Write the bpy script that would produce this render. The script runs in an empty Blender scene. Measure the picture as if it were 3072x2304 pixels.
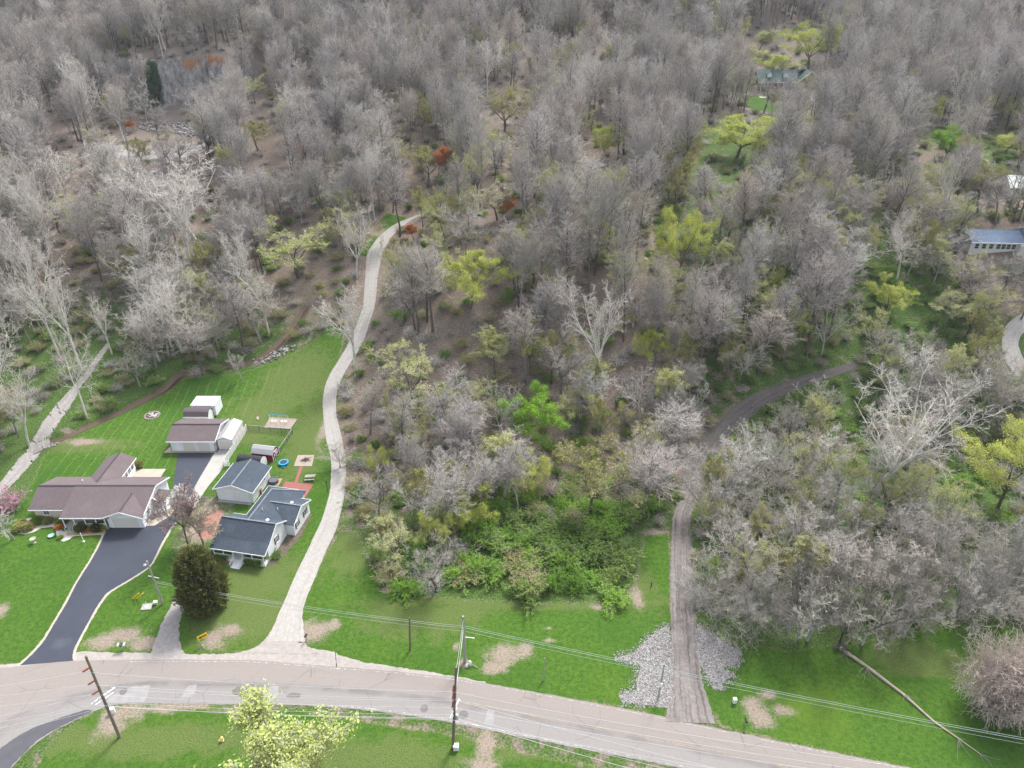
import bpy, math, random
import numpy as np
from mathutils import Vector, Matrix

# ------------------------------------------------------------------ camera, light, exposure
SC = bpy.context.scene
COL = SC.collection
TH, FOC, CAMH = math.radians(31), 0.70, 86.0
CT, ST = math.cos(TH), math.sin(TH)
cam_d = bpy.data.cameras.new('drone_camera')
cam_d.sensor_width = 36; cam_d.lens = 36*FOC; cam_d.clip_start = 0.5; cam_d.clip_end = 6000
cam = bpy.data.objects.new('drone_camera', cam_d); COL.objects.link(cam)
cam.location = (0, 0, CAMH); cam.rotation_euler = (math.pi/2-TH, 0, 0)
SC.camera = cam
SUN_EL, SUN_AZ = math.radians(52), math.radians(28)     # azimuth measured from +Y towards +X
W = bpy.data.worlds.new('World'); SC.world = W; W.use_nodes = True
wn = W.node_tree; bg = wn.nodes['Background']
sky = wn.nodes.new('ShaderNodeTexSky'); sky.sky_type = 'NISHITA'; sky.sun_disc = False
sky.sun_elevation = SUN_EL; sky.sun_rotation = SUN_AZ; sky.dust_density = 3.0; sky.air_density = 1.0
hs = wn.nodes.new('ShaderNodeHueSaturation'); hs.inputs['Saturation'].default_value = 0.42
wn.links.new(sky.outputs[0], hs.inputs['Color']); wn.links.new(hs.outputs[0], bg.inputs[0])
bg.inputs[1].default_value = 0.12
sd = bpy.data.lights.new('sun', 'SUN'); sd.energy = 1.5; sd.angle = math.radians(11); sd.color = (1.0, 0.985, 0.955)
sun = bpy.data.objects.new('sun', sd); COL.objects.link(sun)
sv = Vector((math.sin(SUN_AZ)*math.cos(SUN_EL), math.cos(SUN_AZ)*math.cos(SUN_EL), math.sin(SUN_EL)))
sun.rotation_euler = sv.to_track_quat('Z', 'Y').to_euler(); sun.location = (60, 60, 300)
SC.view_settings.view_transform = 'Standard'; SC.view_settings.look = 'None'
SC.view_settings.exposure = 1.75; SC.view_settings.gamma = 1
SC.cycles.max_bounces = 5; SC.cycles.diffuse_bounces = 2; SC.cycles.glossy_bounces = 2
SC.cycles.transmission_bounces = 2; SC.cycles.volume_bounces = 0; SC.cycles.transparent_max_bounces = 4
SC.cycles.use_denoising = True; SC.cycles.denoising_prefilter = 'NONE'

HAZE = 0.00011
# ------------------------------------------------------------------ terrain height
def sstep(a, b, x):
    t = np.clip((np.asarray(x, float)-a)/(b-a), 0, 1); return t*t*(3-2*t)
_YY = np.arange(-400, 1400, 1.0)
def _prof(pts):
    a = np.interp(_YY, [p[0] for p in pts], [p[1] for p in pts])
    k = np.hanning(17); k /= k.sum()
    return np.convolve(np.pad(a, 8, mode='edge'), k, 'valid')
PC = _prof([(-400,0),(119,0),(133,6.5),(150,14.5),(172,24),(200,28),(250,33),(310,40),(360,53),(420,69),(520,96),(640,122),(1400,150)])
PL = _prof([(-400,0),(136,0),(155,4),(180,13),(230,25),(300,41),(350,56),(420,75),(520,102),(640,128),(1400,150)])
def seg_dist(px, py, poly):
    d = np.full(np.shape(px), 1e9)
    for (x0, y0), (x1, y1) in zip(poly[:-1], poly[1:]):
        vx, vy = x1-x0, y1-y0; L = vx*vx+vy*vy+1e-12
        t = np.clip(((px-x0)*vx+(py-y0)*vy)/L, 0, 1)
        d = np.minimum(d, np.hypot(px-x0-t*vx, py-y0-t*vy))
    return d
CREEK = []
def quarry(x, y):
    yc = 294 + ((x+129)/30.0)**2*8
    win = sstep(-170, -150, x)*(1-sstep(-108, -92, x))
    n = 1.6*np.sin(x*0.55)+1.1*np.sin(x*1.3+1)+.7*np.sin(x*2.9+.4)
    up = sstep(0, 4.5, y-yc+n)*(1-sstep(8, 95, y-yc))
    low = sstep(-60, -30, y-yc)*(1-sstep(0, 4.5, y-yc+n))
    return win*(11*up-2.5*low), win, yc-n
def height(x, y):
    x = np.asarray(x, float); y = np.asarray(y, float)
    w = sstep(-38, -16, x-(y-130)*0.10)
    h = (1-w)*np.interp(y, _YY, PL)+w*np.interp(y, _YY, PC)
    hill = sstep(118, 170, y)
    h = h+hill*(1.6*np.sin(x*0.045+1.3)*np.cos(y*0.038)+0.8*np.sin(x*0.11+y*0.07))
    h = h+sstep(250, 420, y)*(5*np.sin(x*0.017+0.6)+4*np.sin(x*0.031+y*0.012))
    h = h+quarry(x, y)[0]
    if CREEK:
        h = h-1.3*(1-sstep(0.4, 2.2, seg_dist(x, y, CREEK)))
    return h
def H1(x, y): return float(height(np.array([x]), np.array([y]))[0])

# ------------------------------------------------------------------ picture measurements -> points of the place
def ray(sx, sy):                       # source pixel (3072 x 2304)
    dx, dy = (sx-1536)/3072, (1152-sy)/3072
    return np.array([dx, dy*ST+FOC*CT, dy*CT-FOC*ST])
def P(sx, sy, h=0.0):
    d = ray(sx, sy); t = (h-CAMH)/d[2]; return (d[0]*t, d[1]*t)
def G(sx, sy):                         # hit on the terrain
    d = ray(sx, sy); d = d/np.linalg.norm(d)
    t = np.arange(40, 1500, 1.0)
    f = CAMH+d[2]*t-height(d[0]*t, d[1]*t)
    i = np.argmax(f < 0) if (f < 0).any() else len(t)-1
    a, b = t[max(i-1, 0)], t[i]
    for _ in range(16):
        m = (a+b)/2
        if CAMH+d[2]*m-H1(d[0]*m, d[1]*m) < 0: b = m
        else: a = m
    return (d[0]*a, d[1]*a)
K = 3072/2212.0
def D(x, y): return G(x*K, y*K)        # measured on the whole picture at 2212 x 1659
def C1(x, y, h=0): return P(x/2.16, 1150+y/2.16, h)
def C2(x, y, h=0): return P(x/2.16, 1700+y/2.16, h)
def C3(x, y, h=0): return P(900+x/2.16, 1550+y/2.16, h)
def C4(x, y, h=0): return P(1848+x/1.807, 1550+y/1.807, h)
def C7(x, y, h=0): return P(560+x/4.365, 1340+y/4.365, h)
def C6(x, y, h=0): return P(440+x/4.254, 1180+y/4.254, h)
def C8(x, y, h=0): return P(20+x/4.096, 1340+y/4.096, h)
def proj(x, y, z):                     # -> 2212-wide pixels
    z = z-CAMH; zc = y*CT-z*ST; yc = y*ST+z*CT
    return (1106+2212*FOC*x/zc, 829.5-2212*FOC*yc/zc, zc)
def top_height(x, y, ytop):            # height whose top projects to picture row ytop (2212-wide)
    z0 = H1(x, y); a, b = 0.0, 60.0
    for _ in range(30):
        m = (a+b)/2
        if proj(x, y, z0+m)[1] > ytop: a = m
        else: b = m
    return a
CREEK.extend([C1(215,430), C1(300,385), C1(480,305), C1(700,205), C1(900,115), C1(1100,35)] +
             [P(x/2.16, 600+y/2.16) for x, y in [(1170,1165),(1300,1130),(1480,1115),(1640,1085),(1740,1045),(1900,940),(2000,860)]])

# ------------------------------------------------------------------ mesh helpers
class MB:
    """collects vertices and faces (with a material slot each) for ONE mesh"""
    def __init__(s): s.v = []; s.f = []; s.m = []
    def add(s, vs, fs, mi=0):
        n = len(s.v); s.v += [tuple(map(float, q)) for q in vs]
        s.f += [tuple(i+n for i in f) for f in fs]; s.m += [mi]*len(fs); return s
    def quad(s, a, b, c, d, mi=0): return s.add([a, b, c, d], [(0, 1, 2, 3)], mi)
    def tri(s, a, b, c, mi=0): return s.add([a, b, c], [(0, 1, 2)], mi)
    def box(s, x0, x1, y0, y1, z0, z1, mi=0):
        vs = [(x, y, z) for z in (z0, z1) for x, y in ((x0, y0), (x1, y0), (x1, y1), (x0, y1))]
        return s.add(vs, [(3,2,1,0),(4,5,6,7),(0,1,5,4),(1,2,6,5),(2,3,7,6),(3,0,4,7)], mi)
    def prism(s, poly, z0, z1, mi=0):
        n = len(poly)
        vs = [(x, y, z0) for x, y in poly]+[(x, y, z1) for x, y in poly]
        fs = [tuple(range(n-1, -1, -1)), tuple(range(n, 2*n))]+[(i, (i+1) % n, n+(i+1) % n, n+i) for i in range(n)]
        return s.add(vs, fs, mi)
    def slab(s, pts, th, mi=0):        # a sloping sheet with thickness (downwards)
        n = len(pts); lo = [(p[0], p[1], p[2]-th) for p in pts]
        fs = [tuple(range(n)), tuple(range(2*n-1, n-1, -1))]+[(i, n+i, n+(i+1) % n, (i+1) % n) for i in range(n)]
        return s.add(list(pts)+lo, fs, mi)
    def tube(s, pts, r, sides=8, mi=0, caps=True):
        pts = [Vector(p) for p in pts]; rs = r if hasattr(r, '__len__') else [r]*len(pts)
        n = len(s.v)
        for i, p in enumerate(pts):
            t = (pts[min(i+1, len(pts)-1)]-pts[max(i-1, 0)]).normalized()
            a = t.cross(Vector((0, 0, 1)) if abs(t.z) < .9 else Vector((1, 0, 0))).normalized(); b = t.cross(a)
            for k in range(sides):
                q = p+(a*math.cos(2*math.pi*k/sides)+b*math.sin(2*math.pi*k/sides))*rs[i]
                s.v.append(tuple(q))
        for i in range(len(pts)-1):
            for k in range(sides):
                s.f.append((n+i*sides+k, n+i*sides+(k+1) % sides, n+(i+1)*sides+(k+1) % sides, n+(i+1)*sides+k)); s.m.append(mi)
        if caps:
            s.f.append(tuple(n+k for k in range(sides-1, -1, -1))); s.m.append(mi)
            e = n+(len(pts)-1)*sides; s.f.append(tuple(e+k for k in range(sides))); s.m.append(mi)
        return s
    def lathe(s, prof, c=(0, 0, 0), sides=16, mi=0):
        n = len(s.v)
        for r, z in prof:
            for k in range(sides):
                a = 2*math.pi*k/sides; s.v.append((c[0]+r*math.cos(a), c[1]+r*math.sin(a), c[2]+z))
        for i in range(len(prof)-1):
            for k in range(sides):
                s.f.append((n+i*sides+k, n+i*sides+(k+1) % sides, n+(i+1)*sides+(k+1) % sides, n+(i+1)*sides+k)); s.m.append(mi)
        s.f.append(tuple(n+k for k in range(sides-1, -1, -1))); s.m.append(mi)
        e = n+(len(prof)-1)*sides; s.f.append(tuple(e+k for k in range(sides))); s.m.append(mi)
        return s
    def blob(s, c, r, seed=0, rough=.18, sub=2, mi=0):
        import bmesh
        b = bmesh.new(); bmesh.ops.create_icosphere(b, subdivisions=sub, radius=1)
        rr = random.Random(seed); n = len(s.v)
        for v in b.verts:
            k = 1+rr.uniform(-rough, rough); s.v.append((c[0]+v.co.x*r[0]*k, c[1]+v.co.y*r[1]*k, c[2]+v.co.z*r[2]*k))
        for f in b.faces: s.f.append(tuple(n+v.index for v in f.verts)); s.m.append(mi)
        b.free(); return s
    def build(s, name, mats, parent=None, smooth=False):
        me = bpy.data.meshes.new(name); me.from_pydata(s.v, [], s.f)
        if not isinstance(mats, (list, tuple)): mats = [mats]
        for m in mats: me.materials.append(m)
        me.polygons.foreach_set('material_index', s.m)
        if smooth: me.polygons.foreach_set('use_smooth', [True]*len(s.f))
        me.update()
        return link(name, me, parent)
def link(name, data, parent=None):
    o = bpy.data.objects.new(name, data); COL.objects.link(o)
    if parent is not None: o.parent = parent
    return o
def tag(o, label=None, cat=None, group=None, kind=None):
    if label: o['label'] = label
    if cat: o['category'] = cat
    if group: o['group'] = group
    if kind: o['kind'] = kind
    return o
def thing(name, label, cat, loc=(0, 0, 0), rz=0.0, group=None):
    o = link(name, None); o.location = loc; o.rotation_euler = (0, 0, rz); o.empty_display_size = .3
    return tag(o, label, cat, group)
def np_mesh(name, V, F4=None, F3=None, mats=()):
    me = bpy.data.meshes.new(name)
    V = np.asarray(V, np.float32); me.vertices.add(len(V)); me.vertices.foreach_set('co', V.ravel())
    idx = []; tot = []
    if F4 is not None and len(F4): idx.append(np.asarray(F4, np.int32).ravel()); tot.append(np.full(len(F4), 4, np.int32))
    if F3 is not None and len(F3): idx.append(np.asarray(F3, np.int32).ravel()); tot.append(np.full(len(F3), 3, np.int32))
    idx = np.concatenate(idx); tot = np.concatenate(tot)
    me.loops.add(len(idx)); me.loops.foreach_set('vertex_index', idx)
    me.polygons.add(len(tot)); st = np.concatenate([[0], np.cumsum(tot)[:-1]]).astype(np.int32)
    me.polygons.foreach_set('loop_start', st); me.polygons.foreach_set('loop_total', tot)
    for m in mats: me.materials.append(m)
    me.update(calc_edges=True)
    return me

# ------------------------------------------------------------------ materials
class NT:
    def __init__(s, name, rough=.9, spec=.2):
        s.mat = bpy.data.materials.new(name); s.mat.use_nodes = True; s.t = s.mat.node_tree
        s.b = s.t.nodes['Principled BSDF']; s.b.inputs['Roughness'].default_value = rough
        s.b.inputs['Specular IOR Level'].default_value = spec
    def n(s, kind, **kw):
        o = s.t.nodes.new(kind)
        for k, v in kw.items(): setattr(o, k, v)
        return o
    def set(s, sock, v):
        if hasattr(v, 'is_linked') or hasattr(v, 'links'): s.t.links.new(v, sock)
        else: sock.default_value = v
    def coord(s, kind='Object'): return s.n('ShaderNodeTexCoord').outputs[kind]
    def noise(s, scale, detail=4, rough=.55, vec=None, dist=0.0):
        o = s.n('ShaderNodeTexNoise'); o.inputs['Scale'].default_value = scale; o.inputs['Detail'].default_value = detail
        o.inputs['Roughness'].default_value = rough; o.inputs['Distortion'].default_value = dist
        s.t.links.new(vec if vec is not None else s.coord(), o.inputs['Vector']); return o.outputs['Fac']
    def mapping(s, scale=(1, 1, 1), rot=(0, 0, 0), vec=None):
        o = s.n('ShaderNodeMapping'); o.inputs['Scale'].default_value = scale; o.inputs['Rotation'].default_value = rot
        s.t.links.new(vec if vec is not None else s.coord(), o.inputs['Vector']); return o.outputs[0]
    def math(s, op, a, b=0.0, c=None):
        o = s.n('ShaderNodeMath', operation=op); s.set(o.inputs[0], a); s.set(o.inputs[1], b)
        if c is not None: s.set(o.inputs[2], c)
        return o.outputs[0]
    def rng(s, v, a, b, c=0.0, d=1.0):
        o = s.n('ShaderNodeMapRange', interpolation_type='SMOOTHSTEP'); s.set(o.inputs[0], v)
        for i, q in enumerate((a, b, c, d)): s.set(o.inputs[1+i], q)
        return o.outputs[0]
    def mix(s, f, a, b):
        o = s.n('ShaderNodeMix', data_type='RGBA'); s.set(o.inputs[0], f)
        for sock, v in ((o.inputs[6], a), (o.inputs[7], b)): s.set(sock, (*v, 1) if isinstance(v, tuple) and len(v) == 3 else v)
        return o.outputs[2]
    def ramp(s, f, stops):
        o = s.n('ShaderNodeValToRGB'); s.set(o.inputs[0], f); e = o.color_ramp.elements
        while len(e) < len(stops): e.new(.5)
        for i, (p, c) in enumerate(stops): e[i].position = p; e[i].color = (*c, 1)
        return o.outputs[0]
    def attr(s, name): return s.n('ShaderNodeAttribute', attribute_name=name).outputs['Fac']
    def objrand(s): return s.n('ShaderNodeObjectInfo').outputs['Random']
    def island(s): return s.n('ShaderNodeNewGeometry').outputs['Random Per Island']
    def color(s, c): s.set(s.b.inputs['Base Color'], (*c, 1) if isinstance(c, tuple) and len(c) == 3 else c); return s
    def bump(s, h, strength=.4, dist=.05):
        o = s.n('ShaderNodeBump'); o.inputs['Strength'].default_value = strength; o.inputs['Distance'].default_value = dist
        s.set(o.inputs['Height'], h); s.t.links.new(o.outputs[0], s.b.inputs['Normal']); return s
def flat(name, c, rough=.7, var=.12, scale=2.0, spec=.3):
    m = NT(name, rough, spec); f = m.noise(scale, 5)
    m.color(m.mix(f, tuple(q*(1-var*1.6) for q in c), tuple(min(1, q*(1+var)) for q in c))); return m.mat
M = {}
M['white_siding'] = None
def siding(name, c, step=.16):
    m = NT(name, .6, .3); z = m.n('ShaderNodeSeparateXYZ'); m.t.links.new(m.coord(), z.inputs[0])
    f = m.rng(m.math('FRACT', m.math('DIVIDE', z.outputs[2], step)), .0, .2, .35, 0)
    n = m.noise(.7, 4)
    m.color(m.mix(f, m.mix(n, tuple(q*.94 for q in c), c), tuple(q*.7 for q in c))); return m.mat
M['white_siding'] = siding('white_siding', (.74, .75, .76))
M['cream_siding'] = siding('cream_siding', (.66, .64, .61))
M['white_trim'] = flat('white_trim', (.82, .82, .82), .5, .04)
M['cream_door'] = siding('cream_door', (.66, .62, .55), .5)
M['white_door'] = siding('white_door', (.80, .81, .83), .5)
M['tan_metal'] = siding('tan_metal', (.62, .59, .55), .3)
M['grey_metal_roof'] = flat('grey_metal_roof', (.34, .335, .345), .45, .06)
M['glass'] = flat('window_glass', (.03, .035, .04), .12, .3, 1.0, .6)
M['red_paint'] = flat('red_paint', (.22, .02, .025), .6)
M['maroon_shutter'] = flat('maroon_shutter', (.075, .022, .025), .6)
M['dark_metal'] = flat('dark_metal', (.03, .03, .032), .5)
M['grey_metal'] = flat('grey_metal', (.42, .43, .44), .45)
M['white_plastic'] = flat('white_plastic', (.7, .7, .7), .4, .05)
M['blue_vinyl'] = flat('blue_vinyl', (.015, .33, .55), .5)
M['trampoline_mat'] = flat('trampoline_mat', (.02, .035, .075), .6)
M['yellow_paint'] = flat('yellow_paint', (.75, .46, .01), .5, .05)
M['black_paint'] = flat('black_paint', (.012, .012, .013), .5)
M['brown_patch'] = flat('brown_patch', (.15, .10, .085), .9)
M['insulator'] = flat('insulator_brown', (.24, .085, .05), .35)
M['cable'] = flat('cable', (.46, .47, .48), .4, .05)
M['dark_cable'] = flat('dark_cable', (.3, .34, .33), .5, .05)
M['black_tarp'] = flat('black_tarp', (.018, .018, .024), .5)
M['green_tarp'] = flat('green_tarp', (.05, .28, .17), .6)
M['wood_grey'] = flat('weathered_wood', (.30, .27, .25), .9, .2, 3)
M['wood_brown'] = flat('brown_wood', (.26, .14, .07), .9, .2, 3)
M['water'] = flat('pool_water', (.20, .26, .31), .1, .1, 1, .5)
def shingles(name, a, b, hl, sc=1.0):
    m = NT(name, .92, .15)
    v = m.mapping((2.2*sc, 2.2*sc, 2.2*sc)); br = m.n('ShaderNodeTexBrick')
    m.t.links.new(v, br.inputs['Vector']); br.inputs['Scale'].default_value = 2.6
    br.inputs['Color1'].default_value = (.3, .3, .3, 1); br.inputs['Color2'].default_value = (.8, .8, .8, 1); br.inputs['Mortar'].default_value = (.1, .1, .1, 1)
    f = m.math('ADD', m.math('MULTIPLY', br.outputs['Color'], .45), m.math('MULTIPLY', m.noise(5, 6, .7), .55))
    c = m.mix(m.rng(f, .25, .75), a, b)
    c = m.mix(m.rng(m.noise(.35, 4), .45, .75, 0, .35), c, hl)
    c = m.mix(m.rng(m.noise(9, 2), .66, .74, 0, .5), c, tuple(q*1.7 for q in hl))
    m.color(c).bump(f, .5, .03); return m.mat
M['brown_shingle'] = shingles('brown_shingle', (.092, .072, .075), (.15, .122, .126), (.165, .136, .14))
M['slate_shingle'] = shingles('slate_shingle', (.030, .039, .051), (.082, .102, .128), (.10, .12, .145))
M['blue_shingle'] = shingles('blue_shingle', (.06, .085, .13), (.17, .22, .30), (.2, .25, .33))
M['ridge_cap'] = flat('ridge_cap', (.06, .045, .05), .9)
M['ridge_slate'] = flat('ridge_slate', (.17, .19, .22), .9, .5, 3)
M['green_roof'] = flat('green_roof', (.045, .085, .075), .8)
def stone_wall():
    m = NT('pale_stone_wall', .9); br = m.n('ShaderNodeTexBrick'); v = m.mapping((1, 1, 1), (math.pi/2, 0, 0))
    m.t.links.new(v, br.inputs['Vector']); br.inputs['Scale'].default_value = 3.2
    br.inputs['Color1'].default_value = (.52, .46, .36, 1); br.inputs['Color2'].default_value = (.66, .60, .5, 1); br.inputs['Mortar'].default_value = (.5, .48, .44, 1)
    m.color(m.mix(m.rng(m.noise(3, 4), .4, .7, 0, .4), br.outputs['Color'], (.42, .32, .22))); return m.mat
M['stone'] = stone_wall()
def brick_paving():
    m = NT('red_brick_paving', .9); br = m.n('ShaderNodeTexBrick'); v = m.mapping((1, 1, 1), (0, 0, math.radians(-11)))
    m.t.links.new(v, br.inputs['Vector']); br.inputs['Scale'].default_value = 1.6; br.inputs['Mortar Size'].default_value = .03
    br.inputs['Color1'].default_value = (.19, .055, .05, 1); br.inputs['Color2'].default_value = (.26, .085, .075, 1); br.inputs['Mortar'].default_value = (.33, .19, .17, 1)
    m.color(m.mix(m.noise(2, 4), br.outputs['Color'], (.23, .08, .07))); return m.mat
M['paving'] = brick_paving()
M['concrete'] = flat('pale_concrete', (.34, .325, .30), .9, .14, .8)
M['tan_concrete'] = flat('tan_concrete', (.36, .32, .26), .9, .14, .8)
M['sand'] = flat('play_sand', (.31, .255, .21), .95, .15, 1.5)

def road_mat():
    m = NT('worn_asphalt', .9, .2); n1 = m.noise(.25, 6, .6); n2 = m.noise(3.0, 6, .7); n3 = m.noise(14, 3)
    lane = m.attr('across')                    # 0 far verge .. 1 near verge
    wob = m.math('ADD', lane, m.math('MULTIPLY', m.math('SUBTRACT', n1, .5), .35))
    c = m.mix(m.rng(wob, .34, .62), (.225, .196, .176), (.213, .200, .190))
    c = m.mix(m.rng(n2, .35, .75, 0, .45), c, (.165, .15, .143))
    c = m.mix(m.math('MULTIPLY', m.math('MULTIPLY', m.rng(lane, .48, .53), m.rng(lane, .58, .70, 1, 0)), m.rng(n1, .38, .6, .15, .6)), c, (.12, .108, .105))
    # wheel paths: streaks running along the road
    u = m.attr('along'); cmb = m.n('ShaderNodeCombineXYZ'); m.set(cmb.inputs[0], m.math('MULTIPLY', u, .05)); m.set(cmb.inputs[1], m.math('MULTIPLY', lane, 14.0))
    st = m.noise(1.0, 5, .6, cmb.outputs[0])
    c = m.mix(m.rng(st, .5, .72, 0, .5), c, (.24, .21, .20))
    c = m.mix(m.rng(st, .28, .40, .35, 0), c, (.255, .24, .23))
    crack = m.n('ShaderNodeTexVoronoi', feature='DISTANCE_TO_EDGE'); crack.inputs['Scale'].default_value = .22
    m.t.links.new(m.mapping((1, 1, 1), vec=None), crack.inputs['Vector'])
    c = m.mix(m.math('MULTIPLY', m.rng(crack.outputs['Distance'], .0, .012, 1, 0), m.rng(n1, .45, .6)), c, (.12, .11, .11))
    c = m.mix(m.rng(n3, .55, .75, 0, .25), c, (.27, .255, .245))
    m.color(c).bump(n3, .3, .02); return m.mat
M['road'] = road_mat()
def gravel_mat(name, a, b, d, rut=0.0):
    m = NT(name, .95, .1); n2 = m.noise(1.4, 7, .75); n3 = m.noise(9, 4, .7)
    c = m.mix(m.rng(n2, .3, .7), a, b); c = m.mix(m.rng(n3, .5, .72, 0, .5), c, d)
    if rut:
        lane = m.attr('across'); u = m.attr('along'); cmb = m.n('ShaderNodeCombineXYZ')
        m.set(cmb.inputs[0], m.math('MULTIPLY', u, .06)); m.set(cmb.inputs[1], m.math('MULTIPLY', lane, 9.0))
        st = m.noise(1.0, 5, .65, cmb.outputs[0])
        c = m.mix(m.rng(st, .46, .66, 0, rut), c, tuple(q*.42 for q in a)); c = m.mix(m.rng(st, .26, .42, rut, 0), c, tuple(min(1, q*1.25) for q in b))
        
        if rut > .6: c = m.mix(m.rng(u, 38, 62, 0, .55), c, tuple(q*.45 for q in a))
        e = m.math('ABSOLUTE', m.math('SUBTRACT', lane, .5)); e = m.math('ADD', e, m.math('MULTIPLY', m.math('SUBTRACT', n2, .5), .12))
    m.color(c).bump(m.math('ADD', n2, n3), .5, .05); return m.mat
M['lane'] = gravel_mat('pale_lane', (.285, .268, .245), (.36, .34, .318), (.225, .208, .19), .25)
M['dirt_lane'] = gravel_mat('dirt_lane', (.145, .128, .119), (.235, .212, .20), (.095, .083, .077), .75)
M['gravel_pink'] = gravel_mat('gravel_track', (.22, .195, .178), (.32, .31, .30), (.175, .148, .13), .35)
M['gravel_grey'] = gravel_mat('grey_gravel', (.235, .218, .205), (.33, .31, .295), (.18, .158, .145))
M['verge'] = gravel_mat('gravel_verge', (.255, .228, .205), (.34, .31, .288), (.19, .165, .15))
M['stonepile'] = flat('broken_limestone', (.46, .435, .43), .95, .28, .9)
def asphalt_mat():
    m = NT('fresh_black_asphalt', .55, .35); n = m.noise(.3, 5); n2 = m.noise(20, 3)
    c = m.mix(n, (.022, .026, .039), (.040, .047, .066)); c = m.mix(m.rng(m.noise(.16, 3), .58, .75, 0, .35), c, (.10, .11, .14))
    m.color(c).bump(n2, .25, .02); return m.mat
M['asphalt'] = asphalt_mat()

def ground_mat():
    m = NT('ground', .97, .08)
    nb = m.noise(.06, 4, .55); nm = m.noise(.5, 6, .65); nf = m.noise(3.2, 6, .72); nx = m.noise(12, 3, .7)
    # forest floor: leaf litter, bare earth, low green growth
    lit = m.mix(m.rng(nf, .3, .72), (.085, .070, .055), (.27, .215, .175))
    lit = m.mix(m.rng(nm, .5, .75, 0, .6), lit, (.33, .215, .165))
    lit = m.mix(m.rng(nx, .6, .75, 0, .5), lit, (.40, .33, .28))
    und = m.mix(m.rng(nf, .35, .7), (.03, .055, .014), (.10, .165, .04))
    gm = m.math('ADD', m.attr('green'), m.math('MULTIPLY', m.math('SUBTRACT', nm, .5), 1.3))
    c = m.mix(m.rng(gm, .42, .68), lit, und)
    # far hillside: dry and dull
    far = m.mix(m.rng(nf, .3, .7), (.11, .095, .085), (.25, .21, .18))
    c = m.mix(m.rng(m.attr('far'), .3, .8, 0, .7), c, far)
    # rock
    rk = m.ramp(m.noise(.45, 8, .78, m.mapping((1, 1, .55))), [(.3, (.05, .05, .052)), (.46, (.20, .19, .185)), (.6, (.36, .34, .31)), (.72, (.48, .44, .38))])
    c = m.mix(m.rng(m.attr('rock'), .35, .65), c, rk)
    c = m.mix(m.rng(m.math('ADD', m.attr('rust'), m.math('MULTIPLY', m.math('SUBTRACT', nf, .5), .8)), .4, .65), c, m.mix(nf, (.13, .065, .035), (.38, .19, .085)))
    # lawn
    n1 = m.noise(1.5, 7, .78); n4 = m.noise(5.5, 5, .8)
    la = m.mix(m.rng(n4, .30, .68), (.012, .042, .006), (.060, .135, .017))
    la = m.mix(m.rng(n1, .40, .64, 0, .7), la, (.088, .150, .020))
    la = m.mix(m.rng(n1, .46, .30, 0, .75), la, (.017, .058, .008))
    la = m.mix(m.rng(nb, .45, .70, 0, .6), la, (.027, .080, .010))
    la = m.mix(m.rng(nb, .42, .28, 0, .5), la, (.095, .150, .018))
    la = m.mix(m.rng(nx, .60, .74, 0, .6), la, (.15, .21, .06))
    dull = m.mix(m.rng(n4, .32, .66), (.035, .075, .014), (.15, .165, .06))
    la = m.mix(m.rng(m.math('ADD', m.attr('dry'), m.math('ADD', m.math('MULTIPLY', m.math('SUBTRACT', nm, .5), 1.5), m.math('MULTIPLY', m.math('SUBTRACT', nb, .45), 1.3))), .36, .8, 0, .75), la, dull)
    sx = m.n('ShaderNodeSeparateXYZ'); m.t.links.new(m.coord(), sx.inputs[0])
    ph = m.math('FRACT', m.math('ADD', m.math('DIVIDE', m.math('ADD', sx.outputs[0], m.math('MULTIPLY', sx.outputs[1], .06)), 2.1), m.math('MULTIPLY', nm, .3)))
    strip = m.math('MULTIPLY', m.math('MULTIPLY', m.rng(ph, .0, .17, 1, 0), m.attr('stripe')), m.math('MULTIPLY', m.rng(n4, .38, .6), m.rng(nm, .32, .55)))
    la = m.mix(m.math('MULTIPLY', strip, .75), la, (.17, .27, .075))
    lm = m.math('ADD', m.attr('lawn'), m.math('MULTIPLY', m.math('SUBTRACT', nm, .5), .5))
    lmask = m.rng(lm, .38, .58)
    edge = m.math('MULTIPLY', m.rng(lm, .30, .45), m.rng(lm, .45, .62, 1, 0))
    c = m.mix(m.math('MULTIPLY', edge, m.rng(nf, .4, .7, 0, .5)), c, (.30, .27, .14))
    c = m.mix(lmask, c, la)
    # bare earth
    de = m.mix(m.rng(nf, .3, .7), (.17, .135, .105), (.29, .24, .195))
    dm = m.math('ADD', m.attr('dirt'), m.math('ADD', m.math('MULTIPLY', m.math('SUBTRACT', nm, .5), 1.0), m.math('MULTIPLY', m.math('SUBTRACT', nf, .5), .7)))
    c = m.mix(m.rng(m.math('ADD', dm, m.math('MULTIPLY', m.math('SUBTRACT', nx, .5), .9)), .42, .85), c, de)
    # creek mud
    c = m.mix(m.rng(m.math('ADD', m.attr('mud'), m.math('MULTIPLY', m.math('SUBTRACT', nm, .5), .6)), .42, .62), c, m.mix(nf, (.075, .05, .035), (.19, .14, .105)))
    m.color(c).bump(m.math('ADD', nf, m.math('MULTIPLY', nx, .6)), .7, .12)
    return m.mat
M['ground'] = ground_mat()
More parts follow.
